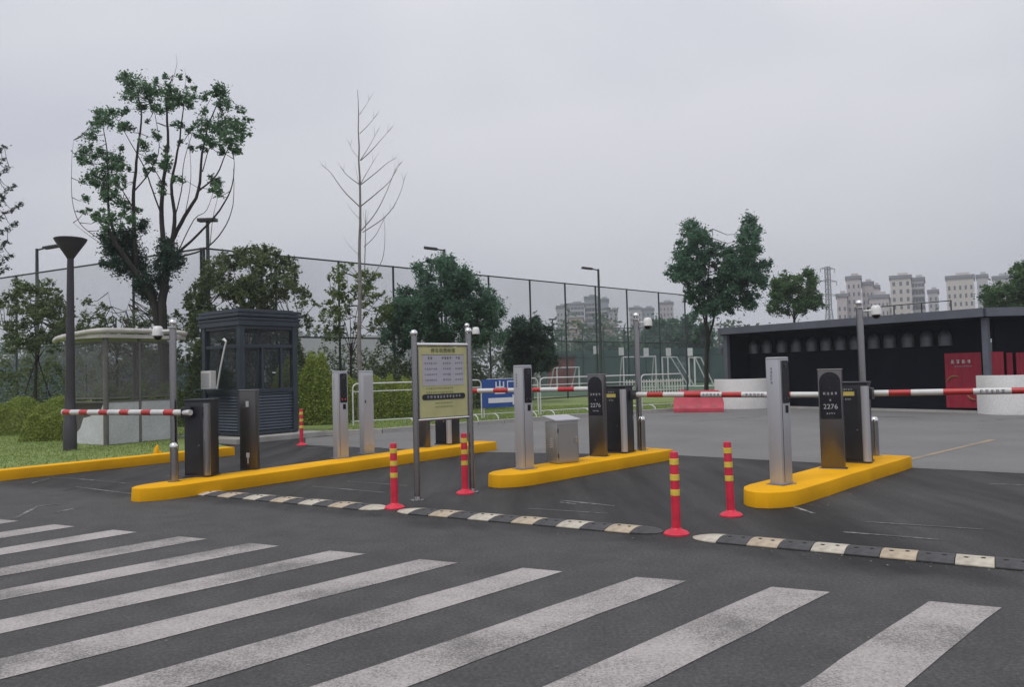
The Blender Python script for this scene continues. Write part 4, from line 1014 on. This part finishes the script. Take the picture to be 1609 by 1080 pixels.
def tree(name, label, cat, Y, base_px, limbs, clusters, lm, size, dens, bark='bark', group=None, z0=.0, depth=1.0, twig=.012, squash=.9, extra=None, trunk_r=.1):
    b = up(base_px, 600, Y); root = thing(name, label, cat, (b.x, b.y, z0), 0, group); off = Vector((b.x, b.y, z0))
    rnd = random.Random(base_px * 7 + int(Y)); W = MB(); pts_all = []
    for pts, r0, r1, dp in limbs:
        P = [up(px, py, Y + dp * (i / max(1, len(pts) - 1) if r0 > .0091 else .75)) - off for i, (px, py) in enumerate(pts)]
        if len(P) > 2: P = smooth_path(P, 4)
        P = [p + Vector((rnd.uniform(-1, 1), rnd.uniform(-1, 1), 0)) * (r0 * .12) for p in P]
        r0, r1 = r0 * TK, r1 * TK; n = len(P); W.tube(P, [r0 + (r1 - r0) * i / (n - 1) for i in range(n)], 8 if r0 > .04 else 5, False); pts_all += P[1:]
    LV, LQ, k0 = [], [], 0
    for c in clusters:
        px, py, rp = c[:3]; R = rp * Y / CAM_F
        dy = c[3] if len(c) > 3 else rnd.uniform(-1, 1) * depth
        C = up(px, py, Y + dy) - off; C = C * ((Y) / (Y)) 
        near = min(pts_all, key=lambda p: (p - C).length) if pts_all else Vector((0, 0, 0))
        if (near - C).length > .05:
            m = near.lerp(C, .5) + Vector((0, 0, -.12 * (near - C).length)); W.tube([near, m, C], [twig * 1.3, twig * .9, twig * .6], 5, False)
        for _ in range(3):
            e = C + Vector((rnd.uniform(-1, 1), rnd.uniform(-1, 1), rnd.uniform(-.5, 1))) * R * .9; W.tube([C, e], [twig * .6, twig * .3], 4, False)
        n = int(dens * (rp / 10) ** 2 * (Y / 25) ** .3)
        LV.append(ball_points(C, R, n, squash))
    W.build('trunk', M[bark], root, 0, True)
    if LV:
        V, Q = leaf_cloud(np.concatenate(LV), size); fast('crown', V, Q, M[lm], root)
    if extra:
        LV = []
        for px, py, rp in extra[0]:
            C = up(px, py, Y + rnd.uniform(-.3, .3)) - off; LV.append(ball_points(C, rp * Y / CAM_F, int(dens * 2.0 * (rp / 10) ** 2), 1.0))
        V, Q = leaf_cloud(np.concatenate(LV), size * .9); fast('ivy', V, Q, M[extra[1]], root)
    return root

# tall, half bare tree with ivy on its trunk
big_limbs = [
 ([(258, 690), (256, 560), (255, 500), (257, 455), (262, 420)], .24, .19, 0),
 ([(262, 425), (254, 350), (255, 300), (264, 225), (262, 160), (272, 118)], .14, .015, .4),
 ([(264, 415), (274, 350), (270, 290), (282, 220), (290, 150)], .12, .015, -.5),
 ([(270, 380), (290, 340), (312, 300), (318, 240), (330, 190), (348, 150)], .11, .015, .6),
 ([(276, 400), (310, 370), (345, 330), (365, 290), (368, 250)], .07, .012, -.8),
 ([(275, 405), (320, 392), (350, 362), (366, 322), (367, 265)], .05, .010, .9),
 ([(312, 300), (340, 275), (355, 240), (375, 205)], .05, .012, .3),
 ([(250, 520), (238, 470), (215, 430), (190, 395), (170, 360)], .17, .09, -.6),
 ([(214, 430), (211, 360), (210, 300), (216, 240), (222, 180), (214, 135)], .12, .015, -.9),
 ([(190, 395), (172, 340), (170, 300), (168, 240), (160, 190)], .08, .012, -.6),
 ([(211, 330), (190, 295), (175, 270)], .035, .010, .3), ([(211, 300), (235, 270), (250, 230), (240, 160)], .04, .010, .5),
 ([(256, 345), (240, 300), (225, 260), (200, 215), (186, 190)], .045, .010, -.6), ([(262, 300), (245, 270), (228, 240), (215, 200)], .03, .008, .2),
 ([(190, 400), (155, 375), (125, 350), (113, 310), (113, 250), (116, 220)], .028, .005, .5), ([(170, 390), (140, 370), (115, 350)], .02, .006, -.3),
 ([(272, 350), (285, 300), (290, 250), (312, 180)], .035, .008, -.2), ([(290, 340), (300, 280), (296, 210)], .022, .006, .6), ([(318, 270), (330, 230), (350, 195)], .03, .008, -.3),
 ([(280, 395), (305, 345), (325, 330), (338, 290)], .03, .008, -.4), ([(330, 385), (335, 340), (345, 300)], .02, .006, .2),
 ([(270, 130), (278, 100), (276, 85)], .012, .004, 0), ([(285, 160), (292, 125), (290, 108)], .012, .004, 0),
]
big_cl = [(207, 127, 16), (222, 142, 17), (200, 150, 13), (238, 150, 14), (218, 165, 11), (262, 148, 15), (285, 152, 15), (270, 165, 12), (300, 160, 12), (250, 170, 12), (346, 145, 15), (325, 150, 9), (352, 165, 15), (350, 190, 16), (376, 200, 15), (382, 212, 12), (362, 218, 16),
          (340, 205, 14), (318, 196, 14), (300, 205, 8), (325, 218, 12), (366, 235, 11), (348, 238, 9), (155, 183, 14), (178, 180, 12), (170, 195, 12), (145, 210, 12), (190, 200, 10), (140, 243, 16), (128, 252, 9), (165, 240, 14), (180, 255, 16), (155, 270, 15), (140, 285, 12), (165, 290, 15), (185, 285, 12), (175, 310, 14),
          (190, 320, 11), (150, 340, 9), (160, 345, 10), (178, 340, 12), (228, 225, 10), (245, 215, 9), (262, 235, 8), (235, 250, 7), (262, 265, 7), (338, 283, 12), (330, 298, 8), (255, 290, 7), (215, 330, 8), (262, 250, 9), (205, 345, 9)]
big_ivy = [(188, 378, 20), (175, 395, 16), (205, 395, 20), (190, 415, 18), (212, 418, 20), (228, 440, 18), (236, 465, 15), (222, 455, 14), (265, 398, 18), (262, 420, 20), (276, 412, 15), (262, 385, 14), (225, 355, 12), (242, 480, 10), (258, 445, 13), (170, 375, 13), (205, 370, 12), (165, 415, 10)]
random.seed(77)
big_cl += [(random.uniform(a, b), random.uniform(c, d), random.uniform(5, 8.5)) for a, b, c, d, k in ((130, 205, 180, 340, 26), (190, 310, 115, 180, 16), (310, 390, 140, 240, 16), (225, 300, 190, 300, 16), (150, 230, 330, 380, 10), (300, 350, 270, 310, 4)) for _ in range(k)]
random.seed(7)
tree('camphor_tree', 'tall half bare tree with ivy-clad trunk and leaves in high clumps behind the shelter', 'tree', 24.5, 258, big_limbs, big_cl, 'leaf_dark', .085, 205, 'bark', None, .10, 1.2, .010, .9, (big_ivy, 'leaf_ivy'))

# bare ginkgo
gk = [([(566, 680), (565, 560), (565, 430), (566, 330), (564, 230), (562, 140)], .13, .010, 0),
      ([(565, 325), (540, 300), (520, 272), (504, 258)], .035, .006, .4), ([(565, 290), (545, 275), (535, 262)], .024, .005, -.4), ([(566, 325), (590, 305), (612, 285), (628, 258)], .034, .005, -.5),
      ([(567, 290), (590, 272), (610, 255), (624, 248)], .03, .005, .6), ([(566, 290), (580, 265), (592, 245)], .022, .004, .2), ([(567, 252), (585, 235), (600, 218), (618, 198)], .026, .004, -.4),
      ([(566, 252), (580, 230), (596, 200)], .022, .004, .5), ([(565, 210), (580, 195), (594, 178)], .02, .004, .1), ([(565, 180), (575, 165), (584, 150)], .014, .003, -.3), ([(565, 250), (553, 235), (548, 222)], .014, .003, .4),
      ([(568, 362), (590, 335), (608, 300), (622, 265), (632, 255)], .03, .005, .7), ([(570, 365), (600, 345), (618, 325), (632, 295), (636, 275)], .026, .005, -.7), ([(572, 388), (590, 370), (606, 340), (620, 325)], .022, .004, .2),
      ([(573, 420), (574, 380), (575, 330)], .03, .012, .3), ([(580, 440), (600, 410), (605, 370), (602, 335)], .022, .005, -.3), ([(564, 290), (560, 270), (557, 255)], .012, .003, 0),
      ([(563, 400), (548, 385), (540, 372)], .012, .003, .3), ([(566, 345), (552, 330), (545, 318)], .012, .003, -.2)]
for lb in list(gk[1:15]):
    p, q = lb[0][-2], lb[0][-1]; m_ = ((p[0] + q[0]) / 2, (p[1] + q[1]) / 2)
    for k_ in (-1, 1): gk.append(([m_, (m_[0] + (q[0] - p[0]) * .35 + k_ * 5, m_[1] + (q[1] - p[1]) * .35 - 8)], .009, .003, lb[3]))
tree('ginkgo_tree', 'slender leafless tree with upswept bare branches above the silver columns', 'tree', 24.0, 566, gk, [], 'leaf_lime', .1, 0, 'bark_pale', None, .08)

def auto_clusters(seed, blobs, n, r0, r1):
    """fill rough outlines (cx, cy, rx, ry in photo bearings) with leaf clusters"""
    rnd = random.Random(seed); out = []
    for cx, cy, rx, ry, k in blobs:
        for _ in range(k):
            a = rnd.uniform(0, 2 * math.pi); q = rnd.uniform(0.05, 1) ** .5
            out.append((cx + rx * q * math.cos(a), cy + ry * q * math.sin(a), rnd.uniform(r0, r1)))
    return out
def vee(bx, by, tops, r, mid=.55, sd=1):
    rnd = random.Random(sd); L = []
    for tx, ty in tops:
        mx, my = bx + (tx - bx) * mid * .6, by + (ty - by) * mid
        L.append(([(bx, by), (mx, my), (tx, ty)], r, r * .2, rnd.uniform(-1.2, 1.2)))
    return L
# loose olive-leaved tree behind the booth
tree('young_tree', 'loose olive-leaved tree standing behind the guard booth', 'tree', 25.5, 385, [([(385, 690), (386, 600), (388, 540)], .10, .08, 0)] + vee(388, 560, [(330, 430), (360, 400), (395, 395), (430, 420), (465, 450), (320, 480), (470, 500), (400, 440)], .045, .5, 3),
     auto_clusters(3, [(390, 432, 78, 40, 75), (360, 480, 75, 45, 65), (440, 490, 60, 50, 60), (320, 510, 45, 50, 30), (400, 408, 42, 20, 24)], 0, 7, 12), 'leaf_olive', .10, 105, 'bark', 'trees between the gates and the court', .10, 1.6)
tree('young_tree', 'pale lime-leaved sparse tree behind the leafless tree', 'tree', 29, 552, [([(552, 670), (551, 600), (552, 540)], .08, .06, 0)] + vee(552, 560, [(520, 460), (545, 430), (575, 435), (600, 460), (515, 500), (610, 500)], .035, .5, 4),
     auto_clusters(4, [(555, 445, 42, 28, 34), (560, 490, 55, 40, 40), (525, 500, 30, 35, 14)], 0, 6, 10), 'leaf_lime', .10, 100, 'bark', 'trees between the gates and the court', .08, 1.4)
tree('bushy_tree', 'broad bushy dark green tree rising behind the price sign', 'tree', 31, 690, [([(690, 660), (690, 600), (692, 550)], .12, .09, 0)] + vee(692, 570, [(640, 460), (670, 430), (700, 425), (740, 450), (770, 490), (630, 510), (780, 530)], .05, .5, 5),
     auto_clusters(5, [(690, 440, 48, 26, 34), (730, 462, 40, 26, 24), (655, 478, 40, 30, 30), (700, 500, 85, 45, 80), (755, 510, 38, 45, 34), (635, 520, 30, 40, 20), (612, 500, 14, 20, 5), (705, 418, 22, 8, 7)], 0, 9, 15), 'leaf_deep', .10, 190, 'bark', 'trees between the gates and the court', .08, 1.8)
tree('round_bush', 'round dense dark bush with short stem before the court fence', 'bush', 36, 832, [([(832, 640), (832, 600), (832, 560)], .10, .07, 0)] + vee(832, 590, [(800, 530), (832, 505), (862, 530)], .04, .5, 6),
     auto_clusters(6, [(832, 540, 34, 40, 85), (832, 560, 40, 26, 40)], 0, 8, 12), 'leaf_ivy', .115, 170, 'bark', None, .05, 1.0)
tree('young_tree', 'loose yellowish-leaved tree behind the hedge beside the funnel lamp', 'tree', 25, 55, [([(55, 675), (56, 600), (58, 540)], .08, .06, 0)] + vee(58, 570, [(20, 470), (45, 455), (75, 470), (100, 470), (10, 520), (95, 530)], .035, .5, 7) +
     [([(58, 560), (42, 610), (34, 640)], .03, .03, -.6), ([(58, 560), (74, 610), (84, 640)], .03, .03, .6)],
     auto_clusters(7, [(55, 470, 45, 30, 32), (50, 520, 55, 40, 44), (90, 500, 25, 40, 16), (10, 500, 20, 40, 12)], 0, 7, 11), 'leaf_olive', .10, 100, 'bark', 'trees between the gates and the court', .10, 1.5)
tree('young_tree', 'thin twiggy tree behind the white roof of the old shelter', 'tree', 27, 185, [([(185, 680), (184, 580), (182, 500)], .06, .04, 0)] + vee(184, 560, [(150, 480), (170, 460), (205, 470), (225, 490), (140, 520)], .03, .5, 8),
     auto_clusters(8, [(180, 520, 65, 40, 42), (140, 500, 30, 30, 12), (240, 530, 35, 45, 22), (285, 540, 30, 50, 18)], 0, 6, 10), 'leaf_olive', .10, 90, 'bark', 'trees between the gates and the court', .10, 1.5)
# conifer-like boughs reaching in from outside the frame
cl = []; lim = [([(-62, 690), (-60, 500), (-58, 200)], .2, .05, 0)]
for ty, ex in ((230, 8), (262, 14), (290, 24), (320, 34), (350, 26), (400, 18), (420, 10), (250, 4), (310, 8), (380, 12)):
    lim.append(([(-60, ty + 60), (-25, ty + 35), (ex, ty)], .035, .006, random.uniform(-1, 1)))
    for q in (.3, .42, .54, .64, .74, .83, .91, .98): cl.append((-60 + (ex + 60) * q, ty + 60 - 60 * q, 5.0))
tree('conifer_tree', 'twiggy tree reaching its boughs into view above the court fence', 'tree', 21, -60, lim, cl, 'leaf_ivy', .05, 260, 'bark', None, .10, .8, .008)
# tree beside the garage
tree('leafy_tree', 'full crowned tree with forked dark trunk beside the low white wall', 'tree', 31.5, 1112, [([(1110, 640), (1110, 580), (1112, 530), (1108, 505)], .15, .11, 0), ([(1112, 535), (1122, 500), (1126, 470)], .09, .05, .4)] +
     vee(1110, 515, [(1075, 440), (1095, 380), (1120, 360), (1060, 430), (1100, 430)], .06, .5, 9) + vee(1124, 490, [(1150, 420), (1180, 370), (1195, 420), (1165, 450), (1140, 390)], .06, .5, 10),
     auto_clusters(9, [(1100, 385, 30, 30, 34), (1085, 360, 16, 10, 8), (1180, 375, 17, 34, 28), (1120, 430, 62, 34, 85), (1170, 425, 38, 38, 60), (1062, 430, 14, 8, 6), (1110, 470, 40, 22, 34), (1155, 470, 28, 20, 22), (1080, 410, 25, 20, 16)], 0, 7, 12), 'leaf_deep', .095, 190, 'bark', None, .0, 1.8)
tree('leafy_tree', 'bright green tree rising behind the garage roof beside the pylon', 'tree', 46, 1248, [([(1248, 620), (1248, 540), (1248, 490)], .14, .1, 0)] + vee(1248, 505, [(1215, 455), (1235, 440), (1262, 440), (1280, 430), (1285, 470)], .05, .5, 11),
     auto_clusters(11, [(1248, 465, 36, 26, 62), (1235, 445, 22, 16, 18), (1274, 438, 10, 14, 9), (1225, 475, 18, 16, 14), (1280, 480, 16, 16, 12)], 0, 6, 10), 'leaf_mid', .13, 200, 'bark', 'trees rising behind the garage roof', .0, 1.8)
tree('leafy_tree', 'dense green tree rising behind the garage roof before the tower blocks', 'tree', 44, 1590, [([(1590, 620), (1590, 540), (1590, 490)], .14, .1, 0)] + vee(1590, 505, [(1555, 465), (1580, 450), (1610, 430), (1630, 440)], .05, .5, 12),
     auto_clusters(12, [(1580, 468, 36, 20, 50), (1605, 445, 22, 26, 40), (1625, 455, 30, 30, 40), (1612, 420, 10, 8, 5)], 0, 7, 11), 'leaf_mid', .13, 200, 'bark', 'trees rising behind the garage roof', .0, 1.8)
# dark trees beyond the pitch
for i, (px, py, rx, ry, Y) in enumerate(((935, 560, 42, 34, 82), (1045, 535, 34, 34, 84), (1085, 530, 30, 34, 80), (1010, 560, 26, 30, 86), (880, 575, 26, 22, 88))):
    tree('pitch_tree', ['round crowned dark green tree beyond the far court fence', 'tallest dark tree beyond the far court fence beside the goals', 'dark tree beyond the fence just beside the forked tree', 'low dark tree beyond the fence behind the camera pole', 'low dark shrubby tree beyond the reddish shed'][i], 'tree', Y, px,
         [([(px, 620), (px, 590), (px, py)], .2, .1, 0)], auto_clusters(20 + i, [(px, py, rx, ry, 46)], 0, 7, 11), 'leaf_deep', .42, 75, 'bark', 'dark trees beyond the pitch', GZ, 2.5, .03)

# hedges and shrubs
def shrub(label, px, Y, w, dpt, h, lm, n, size, z0, group, name='hedge', rot=0.0):
    p = up(px, 640, Y); t = thing(name, label, 'hedge', (p.x, p.y, z0), rot, group)
    k = max(10, int(w * 14)); pts = []
    u = RNG.uniform(-1, 1, n); v = RNG.uniform(-1, 1, n); q = RNG.uniform(.35, 1, n) ** .5
    prof = np.sqrt(np.clip(1 - np.abs(u) ** 5, 0, 1)) ; prof2 = np.sqrt(np.clip(1 - np.abs(v) ** 3, 0, 1))
    lump = 1 + .13 * np.sin(u * w * 3.1 + v * 2) + .10 * np.sin(u * w * 6.7 + 1.3) + RNG.normal(0, .05, n)
    z = h * prof * prof2 * lump * np.where(RNG.random(n) < .55, 1, RNG.uniform(.05, 1, n))
    V, Q = leaf_cloud(np.c_[u * w / 2, v * dpt / 2, np.clip(z, .02, None)], size, .6); fast('foliage', V, Q, M[lm], t)
    W = MB()
    for i in range(int(w * 3)):
        x = random.uniform(-w / 2, w / 2) * .85; y = random.uniform(-.3, .3) * dpt; W.tube([(x, y, 0), (x + random.uniform(-.1, .1), y + random.uniform(-.1, .1), h * .62)], .012, 4, False)
    W.build('stems', M['bark'], t, kind='stuff')
shrub('long clipped yellow-green hedge on the lawn behind the yellow kerb', 20, 22.5, 5.4, 1.8, .85, 'leaf_hedge', 26000, .06, .12, 'hedges on the lawns', rot=.1)
shrub('smaller rounded hedge on the lawn next to the funnel lamp post', 88, 19.6, 1.3, 1.0, .62, 'leaf_hedge', 9000, .055, .12, 'hedges on the lawns')
shrub('bright yellow-green shrubs seen through the dirty shelter glass', 205, 24.0, 3.6, 1.2, 1.15, 'leaf_lime', 14000, .07, .12, 'hedges on the lawns')
shrub('tall leafy shrubs just beside the guard booth wall', 485, 24.0, 2.2, 1.4, 1.75, 'leaf_hedge', 15000, .075, .085, 'hedges on the lawns')
shrub('long yellow-green hedge seen between the silver columns and the price sign', 590, 26.5, 5.0, 1.6, 1.15, 'leaf_hedge', 24000, .07, .085, 'hedges on the lawns', rot=.35)
shrub('dark low shrubs behind the long hedge, under the bushy tree', 660, 31, 6.5, 1.6, 1.7, 'leaf_olive', 13000, .10, .05, 'hedges on the lawns', rot=.5)
shrub('dark undergrowth along the foot of the court fence behind the shelter', 150, 29.5, 12, 1.4, 2.0, 'leaf_olive', 17000, .11, .10, 'hedges on the lawns', rot=-.15)
shrub('dense undergrowth behind the guard booth below the olive-leaved tree', 400, 27.2, 4.6, 1.6, 2.6, 'leaf_olive', 18000, .10, .10, 'hedges on the lawns', rot=.2)

shrub('tall dark shrubs between the young trees along the court fence', 545, 31.5, 6.5, 1.6, 2.2, 'leaf_olive', 7000, .11, .05, 'hedges on the lawns', rot=.6)
# far wood that closes the horizon
C = []
for i in range(330):
    X = random.uniform(-130, 150); Y = random.uniform(100, 135); R = random.uniform(2.0, 3.6); hh = random.uniform(.6, 1.0) * (7.0 if X < 30 else 5.0)
    for z in (R * .4, hh * .55, hh): C.append(ball_points((X, Y, z), R, 70, .8, 6))
V, Q = leaf_cloud(np.concatenate(C), .75); tag(fast('distant_wood', V, Q, M['leaf_hazed']), 'dark distant wood along the horizon beyond the court', 'wood', kind='stuff')

# ------------------------------------------------------------------ far buildings
def facade_mat(name, col): return simple(name, col, .8, 0, .07, .05)
WALLM = [facade_mat('pale_pink_render', (.50, .45, .45)), facade_mat('pale_grey_render', (.46, .46, .47)), facade_mat('warm_white_render', (.58, .54, .50)), facade_mat('ochre_render', (.50, .36, .22)), facade_mat('terracotta_render', (.46, .28, .23)), facade_mat('blue_grey_render', (.30, .34, .38))]
WIN = simple('far_window_glass', (.10, .115, .14), .25); TRIM = simple('roof_grey', (.20, .21, .24), .7)
def tower(label, px0, px1, ytop, Y, depth, wm, cols, band=False, crown=True, rot=0.0, low=None, group='far apartment blocks'):
    a, b = up(px0, ytop, Y), up(px1, ytop, Y); w = (b.x - a.x) * (math.cos(math.atan2((a.x + b.x) / 2, Y)) if Y > 200 else 1); h = a.z; t = thing('apartment_block', label, 'building', ((a.x + b.x) / 2, Y + depth / 2, GZ), rot - math.atan2((a.x + b.x) / 2, Y) * (1 if Y > 200 else 0), group)
    MB().box((0, 0, h / 2), (w, depth, h)).build('wall', WALLM[wm], t)
    fl = 3.0; nf = int(h / fl); win = MB(); bal = MB()
    for f in range(1, nf):
        z = f * fl + 1.2
        for k in range(cols):
            x = -w / 2 + w * (k + .5) / cols; win.box((x, -depth / 2 - .02, z), (w / cols * (.85 if band else .38), .10, 1.5))
        for k in range(3): win.box((-w / 2 - .02, -depth / 2 + depth * (k + .5) / 3, z), (.10, depth * .12, 1.4)); win.box((w / 2 + .02, -depth / 2 + depth * (k + .5) / 3, z), (.10, depth * .12, 1.4))
        if band: bal.box((0, -depth / 2 - .5, z - 1.15), (w * .94, 1.0, .95))
    win.build('windows', WIN, t, kind='stuff')
    if band: bal.build('balconies', WALLM[1], t, kind='stuff')
    if crown:
        MB().box((0, 0, h + .6), (w + .8, depth + .8, 1.2)).build('cornice', TRIM, t)
        MB().box((w * .1, 0, h + 1.7), (w * .5, depth * .5, 1.6)).build('roof_house', WALLM[wm], t)
    if low: MB().box((0, -depth / 2 - .15, h * low / 2), (w * .8, .25, h * low)).build('lower_cladding', WALLM[3], t)
    return t
Y1 = 300
tower('small pale block at the foot of the stepped pink towers', 1327, 1343, 466, Y1, 14, 0, 2)
tower('tallest stepped pink tower block left of a grey slab, next to the pylon', 1342, 1365, 438, Y1 + 6, 14, 0, 3)
tower('second pink tower block, a storey lower than its twin', 1367, 1385, 447, Y1 + 10, 14, 0, 3)
tower('narrow pink tower block behind the second pink tower', 1384, 1394, 452, Y1 + 30, 14, 0, 1)
tower('low wide pale block in front of the pink towers', 1378, 1409, 468, Y1 - 14, 12, 0, 5)
tower('low grey block between the pink towers and the dark-topped slab', 1408, 1418, 472, Y1 + 20, 12, 1, 2)
tower('white slab tower with dark roof line and a single column of windows', 1415, 1448, 437, Y1, 16, 2, 3)
tower('grey balconied tower beside the dark-topped white slab', 1449, 1469, 440, Y1 + 8, 16, 1, 4, True)
tower('shorter grey tower behind the balconied one', 1472, 1488, 459, Y1 + 40, 14, 1, 2)
tower('broad pale tower with dark roof line beside the green tree', 1506, 1550, 437, Y1 - 10, 16, 2, 5)
tower('narrow grey tower joined behind the broad pale one', 1551, 1568, 435, Y1 + 20, 14, 1, 2)
tower('grey tower half hidden by the green tree over the garage', 1576, 1604, 437, Y1 + 30, 14, 1, 4)
Y2 = 420
tower('hazy grey tower at one end of the block seen through the court fence', 876, 892, 484, Y2, 18, 1, 3)
tower('hazy ochre-fronted tower seen through the court fence', 893, 920, 480, Y2, 18, 1, 5, True, True, 0, .8)
tower('tallest hazy blue-grey tower seen through the court fence', 921, 942, 469, Y2 + 15, 18, 5, 4, True)
tower('hazy blue-grey tower stepping down from the tallest', 943, 959, 473, Y2 + 10, 18, 5, 3, True)
tower('low hazy terracotta block in front of the blue-grey towers', 945, 968, 512, Y2 - 40, 14, 4, 4)
tower('faint grey tower at the low end of the blue-grey group', 960, 973, 489, Y2 + 40, 16, 1, 2)
tower('faint tower with pale front behind the camera pole', 992, 1011, 486, Y2 + 60, 16, 1, 3)
tower('faint blue-grey tower behind the white dome camera', 1012, 1031, 487, Y2 + 60, 16, 5, 3)
tower('faint pinkish tower seen through the last fence bays', 1040, 1062, 478, Y2 + 20, 16, 0, 4)
tower('low pale building behind the leafless tree and young trees', 470, 640, 530, 85, 10, 1, 13, False, False, 0, None, None)
tower('low pale building behind the shrubs at the olive-leaved tree', 330, 440, 520, 92, 10, 1, 6, False, False, 0, None, None)

# lattice pylon
pb = up(1300, 420, 250); t = thing('power_pylon', 'grey lattice power pylon beside the bright green tree', 'pylon', (pb.x, pb.y, GZ), rad(20)); H = pb.z
mb = MB(); w0, w1 = 3.6, 1.1; st = simple('galvanised_lattice', (.22, .23, .25), .6, .3)
legs = lambda z: (w0 + (w1 - w0) * min(1, z / (H * .6))) / 2
for sx in (-1, 1):
    for sy in (-1, 1): MB().tube([(sx * legs(0), sy * legs(0), 0), (sx * legs(H * .6), sy * legs(H * .6), H * .6), (sx * w1 / 2, sy * w1 / 2, H)], .16, 5).build('leg', st, t)
z = 0
while z < H - 1:
    dz = max(1.6, legs(z) * 2 * .9); a, b = legs(z), legs(min(H, z + dz))
    for s1, s2 in (((-1, -1), (1, -1)), ((1, -1), (1, 1)), ((1, 1), (-1, 1)), ((-1, 1), (-1, -1))):
        mb.tube([(s1[0] * a, s1[1] * a, z), (s2[0] * b, s2[1] * b, z + dz)], .07, 4); mb.tube([(s2[0] * a, s2[1] * a, z), (s1[0] * b, s1[1] * b, z + dz)], .07, 4); mb.tube([(s1[0] * b, s1[1] * b, z + dz), (s2[0] * b, s2[1] * b, z + dz)], .06, 4)
    z += dz
mb.build('bracing', st, t, kind='stuff')
for zz, L in ((H * .72, 4.2), (H * .86, 3.4), (H * .985, 2.8)):
    for sx in (-1, 1):
        q = MB().tube([(0, 0, zz + .7), (sx * L, 0, zz)], .09, 4).tube([(0, 0, zz), (sx * L, 0, zz)], .10, 4).build('cross_arm', st, t)
        MB().tube([(sx * L, 0, zz), (sx * L, 0, zz - 1.2)], .10, 6).build('insulator', TRIM, q)
# railing fence on the far side of the garage roof
rt = thing('roof_railing', 'thin dark railing standing along the garage roof under the pylon', 'railing', (GL.x + gn.x * 7 + gt.x * 1.5, GL.y + gn.y * 7 + gt.y * 1.5, 2.79), math.atan2(gt.y, gt.x))
for i in range(4): MB().tube([(i * 1.1, 0, 0), (i * 1.1, 0, .95)], .025, 6).build('post', M['fence'], rt)
for z in (.5, .93): MB().tube([(0, 0, z), (3.3, 0, z)], .02, 6).build('rail', M['fence'], rt)

# ------------------------------------------------------------------ haze in the air
hz = MB().box((0, 290, 39), (1284, 704, 84)).mesh('haze', M['white'])
hm = bpy.data.materials.new('haze_air'); hm.use_nodes = True; hn, hl = hm.node_tree.nodes, hm.node_tree.links; hn.clear()
ho = hn.new('ShaderNodeOutputMaterial'); hv = hn.new('ShaderNodeVolumePrincipled'); hv.inputs['Color'].default_value = (.78, .81, .86, 1); hv.inputs['Density'].default_value = .001
hl.new(hv.outputs[0], ho.inputs['Volume']); hz.materials.clear(); hz.materials.append(hm)
tag(link('haze', hz), kind='stuff')

# ------------------------------------------------------------------ small litter
t = thing('yellow_stub', 'small broken yellow stub standing on the long yellow kerb', 'stub', (gp(245, 712, IH).x, gp(245, 712, IH).y, IH - .01), .4)
MB().tube([(0, 0, 0), (.01, 0, .09), (.035, .01, .15)], [.05, .04, .018], 8).build('stem', M['yellow_paint'], t, 0, True); MB().box((.03, 0, .02), (.14, .05, .035)).build('foot', M['yellow_paint'], t, .006)
pts = []
for _ in range(300):
    k = random.random()
    if k < .12: p = gp(random.uniform(100, 1600), random.uniform(800, 1060))
    else:
        a, b = random.choice([((-4.36, 10.05), (-.42, 15.3)), ((.1, 10.5), (2.6, 13.05)), ((2.9, 8.5), (5.5, 11.25)), ((-8.0, 12.4), (-5.6, 15.5)), ((-4.0, 10.3), (1.3, 7.15)), ((1.6, 6.85), (4.0, 5.4))])
        q = random.random(); p = Vector((a[0] + (b[0] - a[0]) * q + random.gauss(0, .12), a[1] + (b[1] - a[1]) * q - abs(random.gauss(0, .12)), 0))
    pts.append((p.x, p.y, random.uniform(.003, .008)))
mb = MB()
for x, y, r in pts:
    a = random.uniform(0, 6); mb.add([(x + r * 1.3 * math.cos(a + i * 1.57) * random.uniform(.7, 1.2), y + r * 1.3 * math.sin(a + i * 1.57) * random.uniform(.7, 1.2), .003) for i in range(4)] + [(x, y, .003 + r)], [(0, 1, 4), (1, 2, 4), (2, 3, 4), (3, 0, 4)])
tag(mb.build('grit', simple('pale_grit', (.17, .165, .155), .9)), 'scattered pale grit and small stones on the road', 'grit', kind='stuff')
